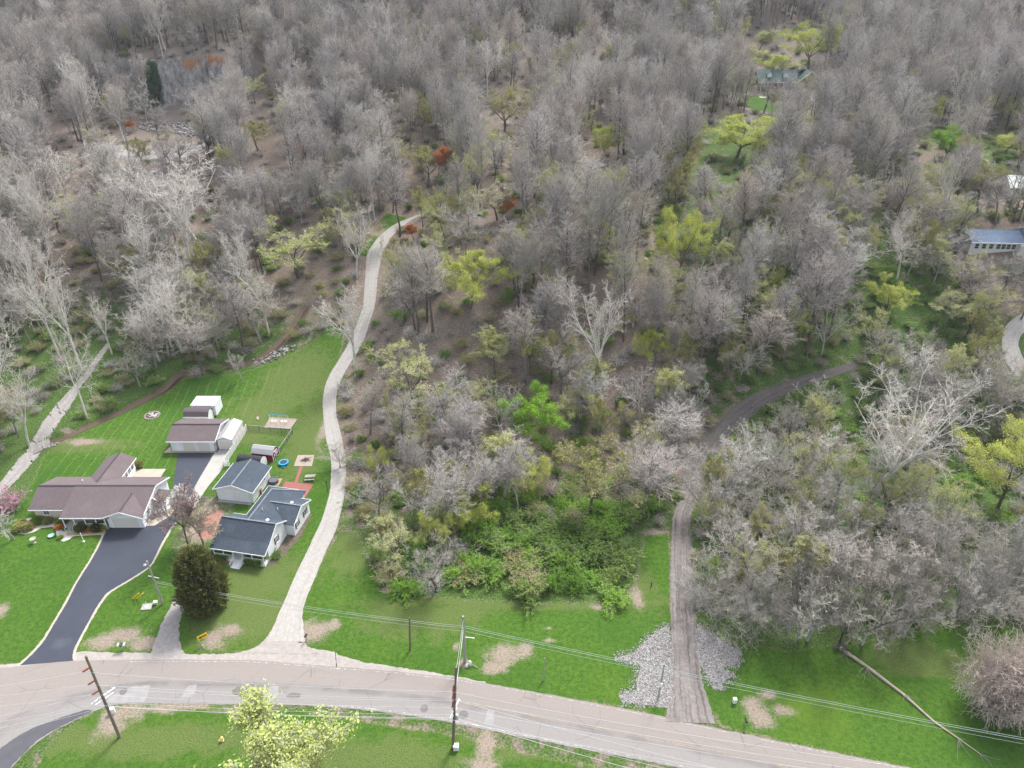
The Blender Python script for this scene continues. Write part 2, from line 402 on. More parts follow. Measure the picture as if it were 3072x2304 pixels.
# ------------------------------------------------------------------ ground sheet
def poly_sd(px, py, poly):             # signed distance, positive inside
    d = seg_dist(px, py, list(poly)+[poly[0]]); ins = np.zeros(np.shape(px), bool)
    n = len(poly)
    for i in range(n):
        x0, y0 = poly[i]; x1, y1 = poly[(i+1) % n]
        c = ((y0 > py) != (y1 > py)) & (px < (x1-x0)*(py-y0)/(y1-y0+1e-12)+x0)
        ins ^= c
    return np.where(ins, d, -d)
def DP(*pts): return [D(*p) for p in pts]
LAWN = [
 DP((-160,1438),(-160,1150),(-40,1120),(40,1085),(75,1040),(95,990),(150,930),(250,880),(370,830),(420,817),(520,808),(600,780),(680,738),(712,700),(742,705),(728,790),(702,880),(708,960),(720,1010),(716,1070),(690,1150),(650,1230),(605,1330),(570,1405),(380,1418),(150,1428)),
 DP((735,1150),(700,1210),(655,1300),(640,1390),(700,1420),(800,1452),(1000,1478),(1150,1497),(1380,1530),(1440,1560),(1447,1440),(1447,1250),(1442,1150),(1400,1148),(1385,1200),(1376,1270),(1335,1302),(1200,1306),(1050,1300),(900,1290),(830,1262),(795,1215),(770,1150)),
 DP((1505,1370),(1520,1500),(1560,1565),(1680,1595),(1900,1642),(2300,1720),(2300,1395),(2120,1340),(1900,1385),(1700,1410),(1600,1390)),
 DP((40,1720),(115,1600),(200,1540),(350,1512),(620,1535),(980,1590),(1180,1640),(1330,1670),(1330,1760),(40,1760)),
 DP((765,548),(795,556),(850,492),(880,472),(835,460),(790,505)),
 DP((1610,205),(1610,232),(1690,250),(1745,240),(1740,212)),
 DP((2150,590),(2230,600),(2260,570),(2190,566)),
]
STRIPE = DP((60,1090),(110,980),(300,850),(520,810),(640,770),(560,880),(500,960),(440,1040),(200,1060))
DRY = [(640,820,60,60),(690,900,40,80),(560,900,60,40),(560,1240,70,60),(520,1330,90,60),(900,1330,110,40),(760,1180,40,60),(300,1600,200,30),(850,1640,130,40),(1120,1600,80,30),(1960,1420,60,26),(1100,1300,300,14),(2060,1440,30,24),(160,960,120,14),(1370,1270,40,40)]
DIRT = [ # D px, radii D px
 (225,1385,40,16),(270,1372,38,18),(310,1392,30,16),(465,1378,26,24),(500,1362,22,12),(680,1362,35,22),(655,1375,18,14),(720,1350,16,12),
 (1085,1415,38,22),(1070,1440,30,16),(1135,1405,20,16),(1185,1356,9,4),(1186,1384,11,5),(1640,1545,30,26),(1625,1520,22,16),(1660,1500,16,10),(1690,1535,24,12),
 (240,1560,30,32),(285,1535,40,18),(350,1530,40,12),(400,1525,60,10),(520,1535,60,8),(1050,1605,20,34),(1040,1655,40,18),(1003,1432,16,8),(985,1395,6,10),
 (0,1320,18,16),(155,1340,12,8),(180,955,40,7),(150,935,20,10),(440,1130,42,55),(700,930,10,30),
 (870,1000,1,1),(1415,1150,26,7),(1010,815,20,30),(1115,690,30,40),(1230,760,60,50),(950,870,30,20),
 (800,480,30,10),(790,510,10,30),(810,500,26,12),(1310,1310,30,8),(1375,1290,14,22),(830,1275,14,6),(640,850,0.1,0.1),
 (2150,395,1,1),(2000,8,60,8),(2090,160,30,6),(590,60,30,10),(420,250,22,6),(680,70,20,6)]
YARD = [(2130,450,110,60),(2080,400,70,36),(2190,620,60,40)]
def ell(px, py, c, soft=.9):
    x0, y0 = D(c[0], c[1]); zc = proj(x0, y0, H1(x0, y0)); k = 2212*FOC/zc[2]
    rx = c[2]/k; q = D(c[0], c[1]+1); ky = max(abs(y0-q[1]), .02); ry = c[3]*ky
    r = np.sqrt(((px-x0)/rx)**2+((py-y0)/ry)**2)
    return np.clip(1.15-.5*r, 0, 1)*(r < 2.3)
def axis(segs):
    out = []
    for a, b, s in segs: out += list(np.arange(a, b, s))
    return np.array(out+[segs[-1][1]], float)
gx = axis([(-900,-460,40),(-460,-170,5),(-170,-105,1.3),(-105,100,.6),(100,170,1.3),(170,460,5),(460,900,40)])
gy = axis([(-120,20,20),(20,44,4),(44,150,.55),(150,320,1.1),(320,640,3.5),(640,900,20)])
GX, GY = np.meshgrid(gx, gy); fx, fy = GX.ravel(), GY.ravel(); fz = height(fx, fy)
nx_, ny_ = len(gx), len(gy)
ii = (np.arange(ny_-1)[:, None]*nx_+np.arange(nx_-1)[None, :]).ravel()
gme = np_mesh('ground', np.stack([fx, fy, fz], 1), np.stack([ii, ii+1, ii+1+nx_, ii+nx_], 1), None, [M['ground']])
lawn = np.zeros(len(fx))
for p in LAWN: lawn = np.maximum(lawn, np.clip(.5+poly_sd(fx, fy, p)/3.2, 0, 1))
stripe = np.clip(.5+poly_sd(fx, fy, STRIPE)/6, 0, 1)
dry = np.zeros(len(fx)); dirt = np.zeros(len(fx))
for c in DRY: dry = np.maximum(dry, ell(fx, fy, c))
for c in DIRT:
    if c[2] > 2: dirt = np.maximum(dirt, ell(fx, fy, c)*.92)
mud = np.clip(1.05-seg_dist(fx, fy, CREEK)/2.3, 0, 1)
lawn = lawn*(1-np.clip(mud*1.5, 0, 1))
qh, qwin, qyc = quarry(fx, fy)
rock = qwin*sstep(-2.5, -.5, fy-qyc)*(1-sstep(3.5, 6.5, fy-qyc))
floor_ = qwin*sstep(-54, -48, fy-qyc)*(1-sstep(-36, -30, fy-qyc))*sstep(-150, -140, fx)*(1-sstep(-106, -98, fx))
rock = np.maximum(rock, floor_*.6)
rust = .66*qwin*sstep(2.6, 3.4, fy-qyc)*(1-sstep(4.6, 6, fy-qyc))*sstep(-132, -126, fx)*(1-sstep(-110, -104, fx))
far = sstep(215, 300, fy)
green = .30+.40*sstep(20, 60, fx)*(1-sstep(230, 330, fy))+.22*(1-sstep(-95, -40, fx))*(1-sstep(150, 190, fy))
green = np.maximum(green, .75*np.clip(.5+poly_sd(fx, fy, DP((780,1240),(860,1290),(1050,1300),(1340,1300),(1390,1200),(1360,1080),(1150,1060),(900,1100)))/8, 0, 1))
green = np.where((np.abs(fx-8) < 26) & (fy > 108) & (fy < 160), green-.25, green)
green = green+.3*(1-sstep(96, 116, fy))*sstep(-45, -30, fx)
green = green+.32*(1-sstep(150, 185, fy))*(1-sstep(-45, -30, fx))
yard = np.zeros(len(fx))
for c in YARD: yard = np.maximum(yard, ell(fx, fy, c))
dirt = np.maximum(dirt, yard*.6); green = green-.5*np.clip(yard*1.6, 0, 1)
for nm, ar in (('lawn',lawn),('stripe',stripe),('dry',dry),('dirt',dirt),('mud',mud),('rock',rock),('rust',rust),('far',far),('green',green)):
    a = gme.attributes.new(nm, 'FLOAT', 'POINT'); a.data.foreach_set('value', np.asarray(ar, np.float32))
gme.polygons.foreach_set('use_smooth', np.ones(len(gme.polygons), bool))
tag(link('ground', gme), kind='structure')
# the air: pale and even, round the camera and everything built
hz = NT('haze'); hz.t.nodes.remove(hz.b); pv = hz.n('ShaderNodeVolumePrincipled'); pv.inputs['Color'].default_value = (.92, .95, 1, 1); pv.inputs['Density'].default_value = HAZE; pv.inputs['Anisotropy'].default_value = .2
hz.t.links.new(pv.outputs[0], hz.t.nodes['Material Output'].inputs['Volume'])
tag(MB().box(-940, 940, -160, 940, -6, 215).build('haze', hz.mat), kind='stuff')

# ------------------------------------------------------------------ roads and lanes, draped on the ground
def smooth_pts(pts, n):
    p = np.array(pts, float); t = np.concatenate([[0], np.cumsum(np.hypot(*np.diff(p, axis=0).T))]); t /= t[-1]
    q = np.linspace(0, 1, n); a = np.stack([np.interp(q, t, p[:, k]) for k in (0, 1)], 1)
    k = max(3, n//len(pts)//2*2+1); w = np.hanning(k+2)[1:-1]; w /= w.sum()
    b = np.stack([np.convolve(np.pad(a[:, c], k//2, mode='edge'), w, 'valid') for c in (0, 1)], 1)
    b[0], b[-1] = a[0], a[-1]; return b
def ribbon(name, pairs, mat, off, n=160, cross=10, fray=0.0, seed=1):
    L = np.array([p[0] for p in pairs]); R = np.array([p[1] for p in pairs])
    t0 = np.linspace(0, 1, len(pairs)); c = (L+R)/2
    s = np.concatenate([[0], np.cumsum(np.hypot(*np.diff(c, axis=0).T))])
    q = np.linspace(0, s[-1], n)
    def rs(A):
        a = np.stack([np.interp(q, s, A[:, k]) for k in (0, 1)], 1)
        k = max(3, n//len(pairs)//2*2+1); w = np.hanning(k+2)[1:-1]; w /= w.sum()
        b = np.stack([np.convolve(np.pad(a[:, i], k//2, mode='reflect', reflect_type='odd'), w, 'valid') for i in (0, 1)], 1); return b
    l, r = rs(L), rs(R)
    if fray:
        rg = np.random.RandomState(seed)
        l = l+rg.uniform(-fray, fray, l.shape); r = r+rg.uniform(-fray, fray, r.shape)
    u = np.linspace(0, 1, cross+1)
    X = l[:, None, :]*(1-u)[None, :, None]+r[:, None, :]*u[None, :, None]
    xf, yf = X[..., 0].ravel(), X[..., 1].ravel()
    z = height(xf, yf); z = np.where(np.abs(z) < .02, 0, z)+off
    m = cross+1; i = (np.arange(n-1)[:, None]*m+np.arange(cross)[None, :]).ravel()
    me = np_mesh(name, np.stack([xf, yf, z], 1), np.stack([i, i+1, i+1+m, i+m], 1), None, [mat])
    for nm, ar in (('across', np.tile(u, n)), ('along', np.repeat(q, m))):
        a = me.attributes.new(nm, 'FLOAT', 'POINT'); a.data.foreach_set('value', ar.astype(np.float32))
    # faces up
    if me.polygons[0].normal.z < 0: me.flip_normals()
    return tag(link(name, me), kind='structure'), (l, r)
def sheet(name, poly, mat, off, kind='structure', n=6):
    mb = MB(); mb.slab([(x, y, off) for x, y in poly], off+.05); o = mb.build(name, mat)
    if kind: tag(o, kind=kind)
    return o
S_ = lambda x, y: G(x, y)
road_far = [C2(-300,690),C2(0,660),C2(480,607),C2(1000,603),C2(1640,603),C3(0,955),C3(500,992),C3(1000,1042),C3(1600,1150),C3(2212,1265),C4(560,1150),C4(1000,1240),C4(1600,1363),C4(2300,1500)]
road_near = [C2(-300,1700),C2(-20,1400),C2(260,1105),C2(720,885),C2(1240,890),C3(0,1222),C3(350,1245),C3(800,1300),C3(1300,1400),C3(1800,1500),C4(300,1352),C4(700,1440),C4(1300,1560),C4(2000,1690)]
_, road_edges = ribbon('road', list(zip(road_far, road_near)), M['road'], .02, 300, 16, .06)
verge_far = [C2(-100,640),C2(130,628),C2(480,548),C2(760,556),C2(1000,560),C2(1300,570),C2(1540,560),C2(1740,500),C2(1990,520),C2(2212,560),C3(200,880),C3(420,945),C3(800,1000),C3(1200,1068)]
verge_near = [C2(-100,690),C2(130,655),C2(480,625),C2(760,622),C2(1000,622),C2(1300,622),C2(1540,622),C2(1740,625),C2(1990,640),C2(2212,652),C3(200,985),C3(420,1000),C3(800,1030),C3(1200,1080)]
ribbon('road_verge', list(zip(verge_far, verge_near)), M['verge'], .012, 160, 6, .12, 3)
lane_l = [(800,1925),(856,1798),(893,1710),(921,1655),(967,1557),(991,1474),(995,1381),(977,1312),(967,1219),(972,1165),(990,1120),(1024,1068),(1052,1017),(1089,924),(1096,831),(1100,762),(1130,716),(1172,679),(1209,660),(1260,640)]
lane_r = [(915,1925),(905,1830),(940,1745),(975,1660),(1010,1590),(1032,1500),(1040,1400),(1028,1325),(1008,1240),(1008,1185),(1022,1140),(1050,1090),(1089,1030),(1126,915),(1134,822),(1149,753),(1177,706),(1223,667),(1240,655),(1275,640)]
_, lane_edges = ribbon('lane', [(S_(*a), S_(*b)) for a, b in zip(lane_l, lane_r)], M['lane'], .045, 260, 8, .05, 4)
ribbon('lane_mouth', [(S_(745,1960), S_(960,1965)), (S_(800,1915), S_(918,1935)), (S_(830,1865), S_(903,1880))], M['verge'], .03, 30, 8, .1, 5)
def q4(x, y): return (1848+x/1.807, 1550+y/1.807)
def q4b(x, y): return (2048+x/2.16, 1100+y/2.16)
dl = [q4(270,1110),q4(292,900),q4(300,700),q4(296,500),q4(292,300),q4(298,180),q4(308,0),q4b(-10,800),q4b(0,660),q4b(70,520),q4b(190,390),q4b(310,270),q4b(450,180),q4b(620,110),q4b(800,55),q4b(1000,0),q4b(1110,-30)]
dr = [q4(540,1120),q4(468,900),q4(445,720),q4(430,500),q4(418,330),q4(412,180),q4(400,0),q4b(108,835),q4b(132,725),q4b(190,590),q4b(300,440),q4b(420,340),q4b(560,240),q4b(700,165),q4b(880,90),q4b(1070,35),q4b(1160,5)]
_, dirt_edges = ribbon('dirt_lane', [(S_(*a), S_(*b)) for a, b in zip(dl, dr)], M['dirt_lane'], .05, 260, 10, .12, 6)
def qb(x, y): return (x/2.16, 600+y/2.16)
def qa(x, y): return (x/2.16, 1150+y/2.16)
gl = [qa(-200,820),qa(0,650),qa(90,530),qa(190,410),qa(280,250),qa(370,130),qa(480,10),qb(560,1110),qb(632,1000),qb(690,930)]
gr = [qa(-150,870),qa(0,740),qa(115,620),qa(250,470),qa(325,370),qa(402,225),qa(530,10),qb(598,1120),qb(665,1010),qb(715,940)]
_, grav_edges = ribbon('gravel_track', [(S_(*a), S_(*b)) for a, b in zip(gl, gr)], M['gravel_pink'], .05, 160, 8, .15, 7)
ribbon('creek_water', [((x-.35, y-.25), (x+.35, y+.25)) for x, y in CREEK], flat('creek_water_surface', (.07,.055,.04), .15, .3, 1, .5), .22, 120, 2)
# spur of grey gravel under the cedar, far house drive, right-hand drives
ribbon('gravel_spur', [(C2(960,600), C2(1215,600)), (C2(1000,500), C2(1165,500)), (C2(1050,360), C2(1160,360)), (C2(1090,290), C2(1190,280)), (C2(1130,200), C2(1260,200)),(C2(1190,100), C2(1330,100))], M['gravel_grey'], .02, 60, 6, .12, 8)
ribbon('far_house_driveway', [(D(1735,235), D(1800,240)), (D(1742,215), D(1800,215)), (D(1738,196), D(1795,196)), (D(1745,185),D(1780,185))], M['lane'], .12, 30, 6)
ribbon('loop_driveway', [(D(2260,668), D(2260,690)), (D(2200,680), D(2225,705)), (D(2170,705), D(2205,725)), (D(2162,745), D(2198,745)), (D(2175,790), D(2212,780)), (D(2200,815), D(2240,800))], M['lane'], .12, 60, 6)
ribbon('hill_lane', [(D(1680, 440), D(1696, 440)), (D(1672, 400), D(1688, 400)), (D(1670, 365), D(1684, 365)),(D(1682, 340), D(1694, 340))], M['dirt_lane'], .12, 40, 5)
ribbon('right_yard_walk', [(D(2150,405), D(2150,416)), (D(2190,418), D(2190,430)), (D(2250,440), D(2250,455))], M['tan_concrete'], .12, 30, 4)
# black driveway: one sheet in two runs
drv = [(C1(100,650),C1(475,612)),(C1(190,590),C1(462,590)),(C1(280,485),C1(480,540)),(C1(350,1560),C1(535,1615)),(C1(430,1430),C1(625,1450)),(C1(500,1290),C1(690,1358)),(C1(590,1150),C1(840,1270)),(C1(640,1060),C1(975,1185)),(C1(675,985),C1(1050,1030)),(C1(690,920),C1(1110,930)),(C1(760,880),C1(1155,870))]
drv[0] = (C2(130,640), C2(478,610)); drv[1] = (C2(190,590), C2(466,590)); drv[2] = (C2(285,485), C2(480,530))
_, drv_edges = ribbon('driveway', drv, M['asphalt'], .028, 140, 10, .03, 9)
ribbon('garage_driveway', [(C1(700,925),C1(1155,900)),(C1(1040,830),C1(1175,840)),(C1(1090,760),C1(1215,760)),(C1(1118,690),C1(1262,670)),(C1(1130,600),C1(1305,595)),(C1(1145,500),C1(1350,520)),(C1(1155,442),C1(1392,442))], M['asphalt'], .032, 80, 8, .02, 10)
def edging(l, r, w=.35):
    return [((a[0]-(b[0]-a[0])/np.hypot(*(b-a))*w, a[1]-(b[1]-a[1])/np.hypot(*(b-a))*w), tuple(b)) for a, b in zip(l, r)]
ribbon('driveway_border', [(p, (q[0]+(q[0]-p[0])/np.hypot(q[0]-p[0], q[1]-p[1])*.4, q[1]+(q[1]-p[1])/np.hypot(q[0]-p[0], q[1]-p[1])*.4)) for p, q in edging(drv_edges[0][::8], drv_edges[1][::8], .4)], M['tan_concrete'], .016, 140, 6, .06, 11)
ribbon('side_road', [(C2(-200,1420),C2(-100,1600)),(C2(0,1180),C2(60,1305)),(C2(150,1075),C2(255,1112)),(C2(330,1000),C2(420,1022)),(C2(560,925),C2(610,932))], flat('dark_patched_asphalt', (.075,.075,.085), .8, .2, .6), .03, 60, 6, .08, 12)
ribbon('concrete_strip', [(C1(1395,445),C1(1490,445)),(C1(1350,520),C1(1462,520)),(C1(1305,595),C1(1415,590)),(C1(1262,670),C1(1345,672)),(C1(1225,740),C1(1290,760)),(C1(1190,800),C1(1240,830))], M['concrete'], .036, 60, 5, .03, 13)
# painted lines and worn patches on the road
def edge_line(name, t, w, mat, i0, i1, off=.03):
    l, r = road_edges; c = l*(1-t)+r*t; d = (r-l); ln = np.hypot(d[:, 0], d[:, 1])[:, None]; d = d/ln
    return ribbon(name, [(tuple(c[i]-d[i]*w/2), tuple(c[i]+d[i]*w/2)) for i in range(i0, i1, 3)], mat, off, 160, 1)[0]
def worn_paint(name, c):
    m = NT(name, .8); f = m.noise(2.2, 5, .7); m.color(m.mix(m.rng(f, .46, .62), (.22, .20, .19), c)); return m.mat
wy, ww = worn_paint('worn_yellow_paint', (.36, .255, .10)), worn_paint('worn_white_paint', (.42, .41, .40))
edge_line('road_centre_line', .505, .13, wy, 150, 299); edge_line('road_centre_line', .535, .13, wy, 150, 299)
edge_line('road_edge_line', .045, .12, ww, 40, 299); edge_line('road_edge_line', .955, .12, ww, 110, 299)
def patch(name, pts, mat, off=.026): return sheet(name, pts, mat, off)
pale = flat('pale_patch', (.255,.245,.24), .9, .2, 1.2); darkp = flat('dark_patch', (.145,.135,.13), .9, .3, 2)
patch('road_patch', [C2(700,850),C2(860,775),C2(975,768),C2(950,850),C2(930,880),C2(700,878)], pale)
patch('road_patch', [C2(1175,850),C2(1195,805),C2(1225,770),C2(1275,764),C2(1270,800),C2(1245,850)], pale)
patch('road_patch', [C2(1703,880),C2(1752,772),C2(1808,772),C2(1790,840),C2(1760,882)], pale)
patch('road_patch', [C3(1190,1350),C3(1215,1250),C3(1262,1255),C3(1250,1355)], pale)
def disc(c, rx, ry): return [(c[0]+rx*math.cos(a), c[1]+ry*math.sin(a)) for a in np.linspace(0, 2*math.pi, 15)[:-1]]
for c, rx, ry in ((C2(800,809),.5,.55),(C2(1560,805),1.2,.7),(C2(1652,818),.9,.45),(C2(1905,835),1.0,.4),(C3(805,1243),.5,.6),(C3(1060,1282),.6,.6)):
    patch('road_patch', disc(c, rx, ry), darkp, .034)
# ------------------------------------------------------------------ trees: growth
GA = 2.399963
def tubes(P, R, sides):
    """P (N,S+1,3), R (N,S+1) -> verts, quads"""
    N, S1, _ = P.shape
    T = np.gradient(P, axis=1); T /= np.linalg.norm(T, axis=2, keepdims=True)+1e-9
    ref = np.where(np.abs(T[..., 2:3]) < .9, np.array([0, 0, 1.0]), np.array([1.0, 0, 0]))
    A = np.cross(T, ref); A /= np.linalg.norm(A, axis=2, keepdims=True)+1e-9; B = np.cross(T, A)
    a = 2*np.pi*np.arange(sides)/sides
    V = P[:, :, None, :]+R[:, :, None, None]*(A[:, :, None, :]*np.cos(a)[None, None, :, None]+B[:, :, None, :]*np.sin(a)[None, None, :, None])
    base = (np.arange(N)*S1*sides)[:, None, None]; s = (np.arange(S1-1)*sides)[None, :, None]; k = np.arange(sides)[None, None, :]; k2 = (k+1) % sides
    q = np.stack([base+s+k, base+s+k2, base+s+sides+k2, base+s+sides+k], -1).reshape(-1, 4)
    return V.reshape(-1, 3), q
class Grow:
    def __init__(s, seed): s.r = np.random.RandomState(seed); s.parts = {'trunk': [], 'crown': []}; s.tips = []
    def put(s, where, P, R, sides): s.parts[where].append(tubes(P, R, sides))
    def line(s, p0, d0, L, S, up, jit, r0, r1):
        """N lines from p0 (N,3) heading d0 (N,3) of length L (N)"""
        N = len(p0); P = np.zeros((N, S+1, 3)); P[:, 0] = p0; d = d0.copy()
        for i in range(S):
            d = d+s.r.normal(0, jit, d.shape); d[:, 2] += up
            d /= np.linalg.norm(d, axis=1, keepdims=True); P[:, i+1] = P[:, i]+d*(L/S)[:, None]
        t = np.linspace(0, 1, S+1)[None]; R = r0[:, None]*(1-t)+r1[:, None]*t
        return P, R
    def kids(s, P, R, k, tlo, thi, alo, ahi, lf, S, up, jit, rf=.7, rmin=.01, taper=.3, lt=.5):
        N, S1, _ = P.shape
        t = tlo+(thi-tlo)*(np.arange(k)[None]+s.r.rand(N, k))/k
        f = np.clip(t*(S1-1), 0, S1-1.001); i = f.astype(int); w = (f-i)[..., None]; n = np.arange(N)[:, None]
        p = P[n, i]*(1-w)+P[n, i+1]*w; T = P[n, i+1]-P[n, i]; T /= np.linalg.norm(T, axis=2, keepdims=True)+1e-9
        r = R[n, i]*(1-w[..., 0])+R[n, i+1]*w[..., 0]
        ref = np.where(np.abs(T[..., 2:3]) < .9, np.array([0, 0, 1.0]), np.array([1.0, 0, 0]))
        A = np.cross(T, ref); A /= np.linalg.norm(A, axis=2, keepdims=True)+1e-9; B = np.cross(T, A)
        ph = (np.arange(k)*GA)[None]+s.r.rand(N, 1)*6.28+s.r.normal(0, .4, (N, k))
        an = s.r.uniform(alo, ahi, (N, k))
        d = T*np.cos(an)[..., None]+(A*np.cos(ph)[..., None]+B*np.sin(ph)[..., None])*np.sin(an)[..., None]
        PL_ = np.linalg.norm(np.diff(P, axis=1), axis=2).sum(1)[:, None]
        L = PL_*lf*(1-lt*t)*s.r.uniform(.65, 1.2, (N, k))
        r0 = np.maximum(r*rf*s.r.uniform(.7, 1, (N, k)), rmin); r1 = np.maximum(r0*taper, rmin*.6)
        return s.line(p.reshape(-1, 3), d.reshape(-1, 3), L.ravel(), S, up, jit, r0.ravel(), r1.ravel())
    def mesh(s, where, name, mat):
        vs, fs, n = [], [], 0
        for v, q in s.parts[where]: vs.append(v); fs.append(q+n); n += len(v)
        me = np_mesh(name, np.concatenate(vs), np.concatenate(fs), None, [mat])
        me.polygons.foreach_set('use_smooth', np.ones(len(me.polygons), bool)); return me
    def leaves(s, pts, size, droop=.2, flat_=.0):
        """leaf cards at pts -> verts, quads"""
        N = len(pts); a = s.r.normal(size=(N, 3)); a /= np.linalg.norm(a, axis=1, keepdims=True)
        b = np.cross(a, s.r.normal(size=(N, 3))); b /= np.linalg.norm(b, axis=1, keepdims=True)+1e-9
        sz = size*s.r.uniform(.55, 1.25, (N, 1)); a = a*sz; b = b*sz*.55
        c = np.asarray(pts)
        V = np.stack([c-a*.5, c+b*.5-a*.05, c+a*.5, c-b*.5-a*.05], 1).reshape(-1, 3)
        i = np.arange(N)*4; return V, np.stack([i, i+1, i+2, i+3], 1)
def bare(seed, H=22.0, form='upright', twig=.017, k=(22, 9, 7, 5), dens=1.0):
    g = Grow(seed); r = g.r
    rt = H*.0125*(1.25 if form != 'upright' else 1.0)
    lean = r.normal(0, .05, 3); lean[2] = 0
    if form == 'upright':
        P, R = g.line(np.zeros((1, 3)), np.array([[0, 0, 1.0]])+lean, np.array([H*.93]), 12, .05, .045, np.array([rt]), np.array([rt*.12]))
        g.put('trunk', P, R, 7)
        t0 = r.uniform(.42, .54)
        P1, R1 = g.kids(P, R, k[0], t0, .97, .55, 1.05, .42, 7, .10, .09, .55, .045, .3, .55)
        g.put('trunk', P1, R1, 5)
    else:
        low = form == 'low'; form = 'spread' if low else form; hb = .13 if low else .30 if form == 'spread' else .36
        hb += r.uniform(-.05, .06)
        P, R = g.line(np.zeros((1, 3)), np.array([[0, 0, 1.0]])+lean, np.array([H*hb]), 5, .03, .04, np.array([rt*1.15]), np.array([rt*.85]))
        g.put('trunk', P, R, 8)
        nl = {'spread': r.randint(3, 6), 'fan': r.randint(5, 8)}.get(form, r.randint(2, 4))
        ang = np.arange(nl)*6.283/nl+r.rand()*6; tilt = r.uniform(.3, .75, nl) if form == 'spread' else r.uniform(.08, .62, nl) if form == 'fan' else r.uniform(.12, .5, nl)
        d = np.stack([np.cos(ang)*np.sin(tilt), np.sin(ang)*np.sin(tilt), np.cos(tilt)], 1)
        Lm, Rm = g.line(np.repeat(P[:, -1], nl, 0), d, np.full(nl, H*(1-hb)*1.02)*r.uniform(.8, 1.08, nl), 9, .03, {'spread': .10, 'fan': .055}.get(form, .13), np.full(nl, rt*.62), np.full(nl, rt*.10))
        g.put('trunk', Lm, Rm, 6)
        kk = max(4, int(k[0]*1.15/nl))
        P1, R1 = g.kids(Lm, Rm, kk, .10, .97, .35 if form == 'fan' else .5, .85 if form == 'fan' else 1.2, .58, 7, .06 if form == 'fan' else .05, .07 if form == 'fan' else .13, .62, .045, .3, .45)
        g.put('trunk', P1, R1, 5)
        P = np.concatenate([Lm]); R = Rm
        if form == 'syc':   # a low limb or two
            P0, R0 = g.kids(np.repeat(Lm[:1], 1, 0), Rm[:1], 3, .05, .3, .8, 1.3, .55, 7, .07, .2, .6, .05, .2, .3)
            g.put('trunk', P0, R0, 5); P1 = np.concatenate([P1, P0]); R1 = np.concatenate([R1, R0])
    P2, R2 = g.kids(P1, R1, k[1], .12, .98, .45, 1.1, .50, 4, .05, .15, .6, twig*1.8, .5, .40)
    g.put('crown', P2, R2, 4)
    P3, R3 = g.kids(P2, R2, k[2], .12, 1, .4, 1.05, .54, 3, .05, .18, .7, twig*1.2, .6, .35)
    g.put('crown', P3, R3, 3)
    P4, R4 = g.kids(P3, R3, k[3], .15, 1, .35, 1.0, .66, 2, .04, .2, .8, twig*.55, .6, .3)
    g.put('crown', P4, R4, 3)
    g.tips = (P3, P4)
    return g
def measure(me):
    a = np.zeros(len(me.vertices)*3, np.float32); me.vertices.foreach_get('co', a); a = a.reshape(-1, 3)
    return float(np.percentile(np.hypot(a[:, 0], a[:, 1]), 93)), float(a[:, 2].max())
def bark(name, stops, patchy=None):
    m = NT(name, .95, .1); n = m.noise(1.2, 5, .65, m.mapping((1, 1, .3)))
    c = m.ramp(m.objrand(), stops); c = m.mix(m.rng(n, .35, .7, 0, .55), c, m.mix(.5, c, (.05, .045, .04)))
    if patchy: c = m.mix(m.rng(m.math('ADD', m.n('ShaderNodeTexCoord').outputs['Object'], 0) if False else n, .5, .62, 0, .5), c, patchy)
    m.color(c); return m.mat
def twigmat(name, stops):
    m = NT(name, .95, .05); m.color(m.ramp(m.objrand(), stops)); return m.mat
def leafmat(name, stops, a=.6):
    m = NT(name, .75, .15)
    f = m.math('ADD', m.math('MULTIPLY', m.island(), a), m.math('MULTIPLY', m.objrand(), 1-a))
    m.color(m.ramp(f, stops))
    tr = m.n('ShaderNodeBsdfTranslucent'); m.set(tr.inputs[0], m.ramp(f, stops)); mx = m.n('ShaderNodeMixShader'); mx.inputs[0].default_value = .28
    m.t.links.new(m.b.outputs[0], mx.inputs[1]); m.t.links.new(tr.outputs[0], mx.inputs[2])
    m.t.links.new(mx.outputs[0], m.t.nodes['Material Output'].inputs[0]); return m.mat
BK = bark('grey_bark', [(0, (.075, .062, .055)), (.4, (.12, .105, .095)), (.7, (.18, .16, .148)), (1, (.27, .25, .235))])
BKL = bark('pale_grey_bark', [(0, (.22, .205, .19)), (.5, (.31, .295, .275)), (1, (.42, .40, .375))])
BKW = bark('white_bark', [(0, (.54, .50, .45)), (1, (.66, .63, .58))], (.32, .28, .23))
TWF = twigmat('dull_twigs', [(0, (.26, .235, .215)), (.25, (.36, .335, .32)), (.45, (.32, .30, .255)), (.6, (.40, .365, .35)), (.8, (.42, .36, .315)), (1, (.48, .46, .435))])
TWL = twigmat('pale_twigs', [(0, (.34, .31, .27)), (.35, (.45, .425, .38)), (.6, (.40, .35, .305)), (1, (.54, .515, .47))])
TWW = twigmat('white_twigs', [(0, (.52, .475, .43)), (1, (.60, .56, .51))])
LF_BUD = leafmat('budding_leaves', [(0, (.24, .27, .06)), (.4, (.36, .39, .10)), (.7, (.45, .46, .16)), (1, (.54, .52, .26))])
LF_YEL = leafmat('yellow_green_leaves', [(0, (.27, .32, .045)), (.5, (.43, .47, .085)), (1, (.56, .57, .18))])
LF_GRN = leafmat('fresh_green_leaves', [(0, (.10, .23, .02)), (.5, (.20, .38, .03)), (1, (.32, .50, .06))])
LF_UND = leafmat('undergrowth_leaves', [(0, (.065, .13, .016)), (.4, (.13, .235, .028)), (.75, (.21, .33, .045)), (1, (.31, .40, .09))])
LF_OLV = leafmat('olive_leaves', [(0, (.18, .18, .05)), (.5, (.29, .28, .09)), (1, (.40, .37, .15))])
LF_RUST = leafmat('rust_leaves', [(0, (.42, .13, .035)), (.5, (.56, .21, .06)), (1, (.64, .32, .12))])
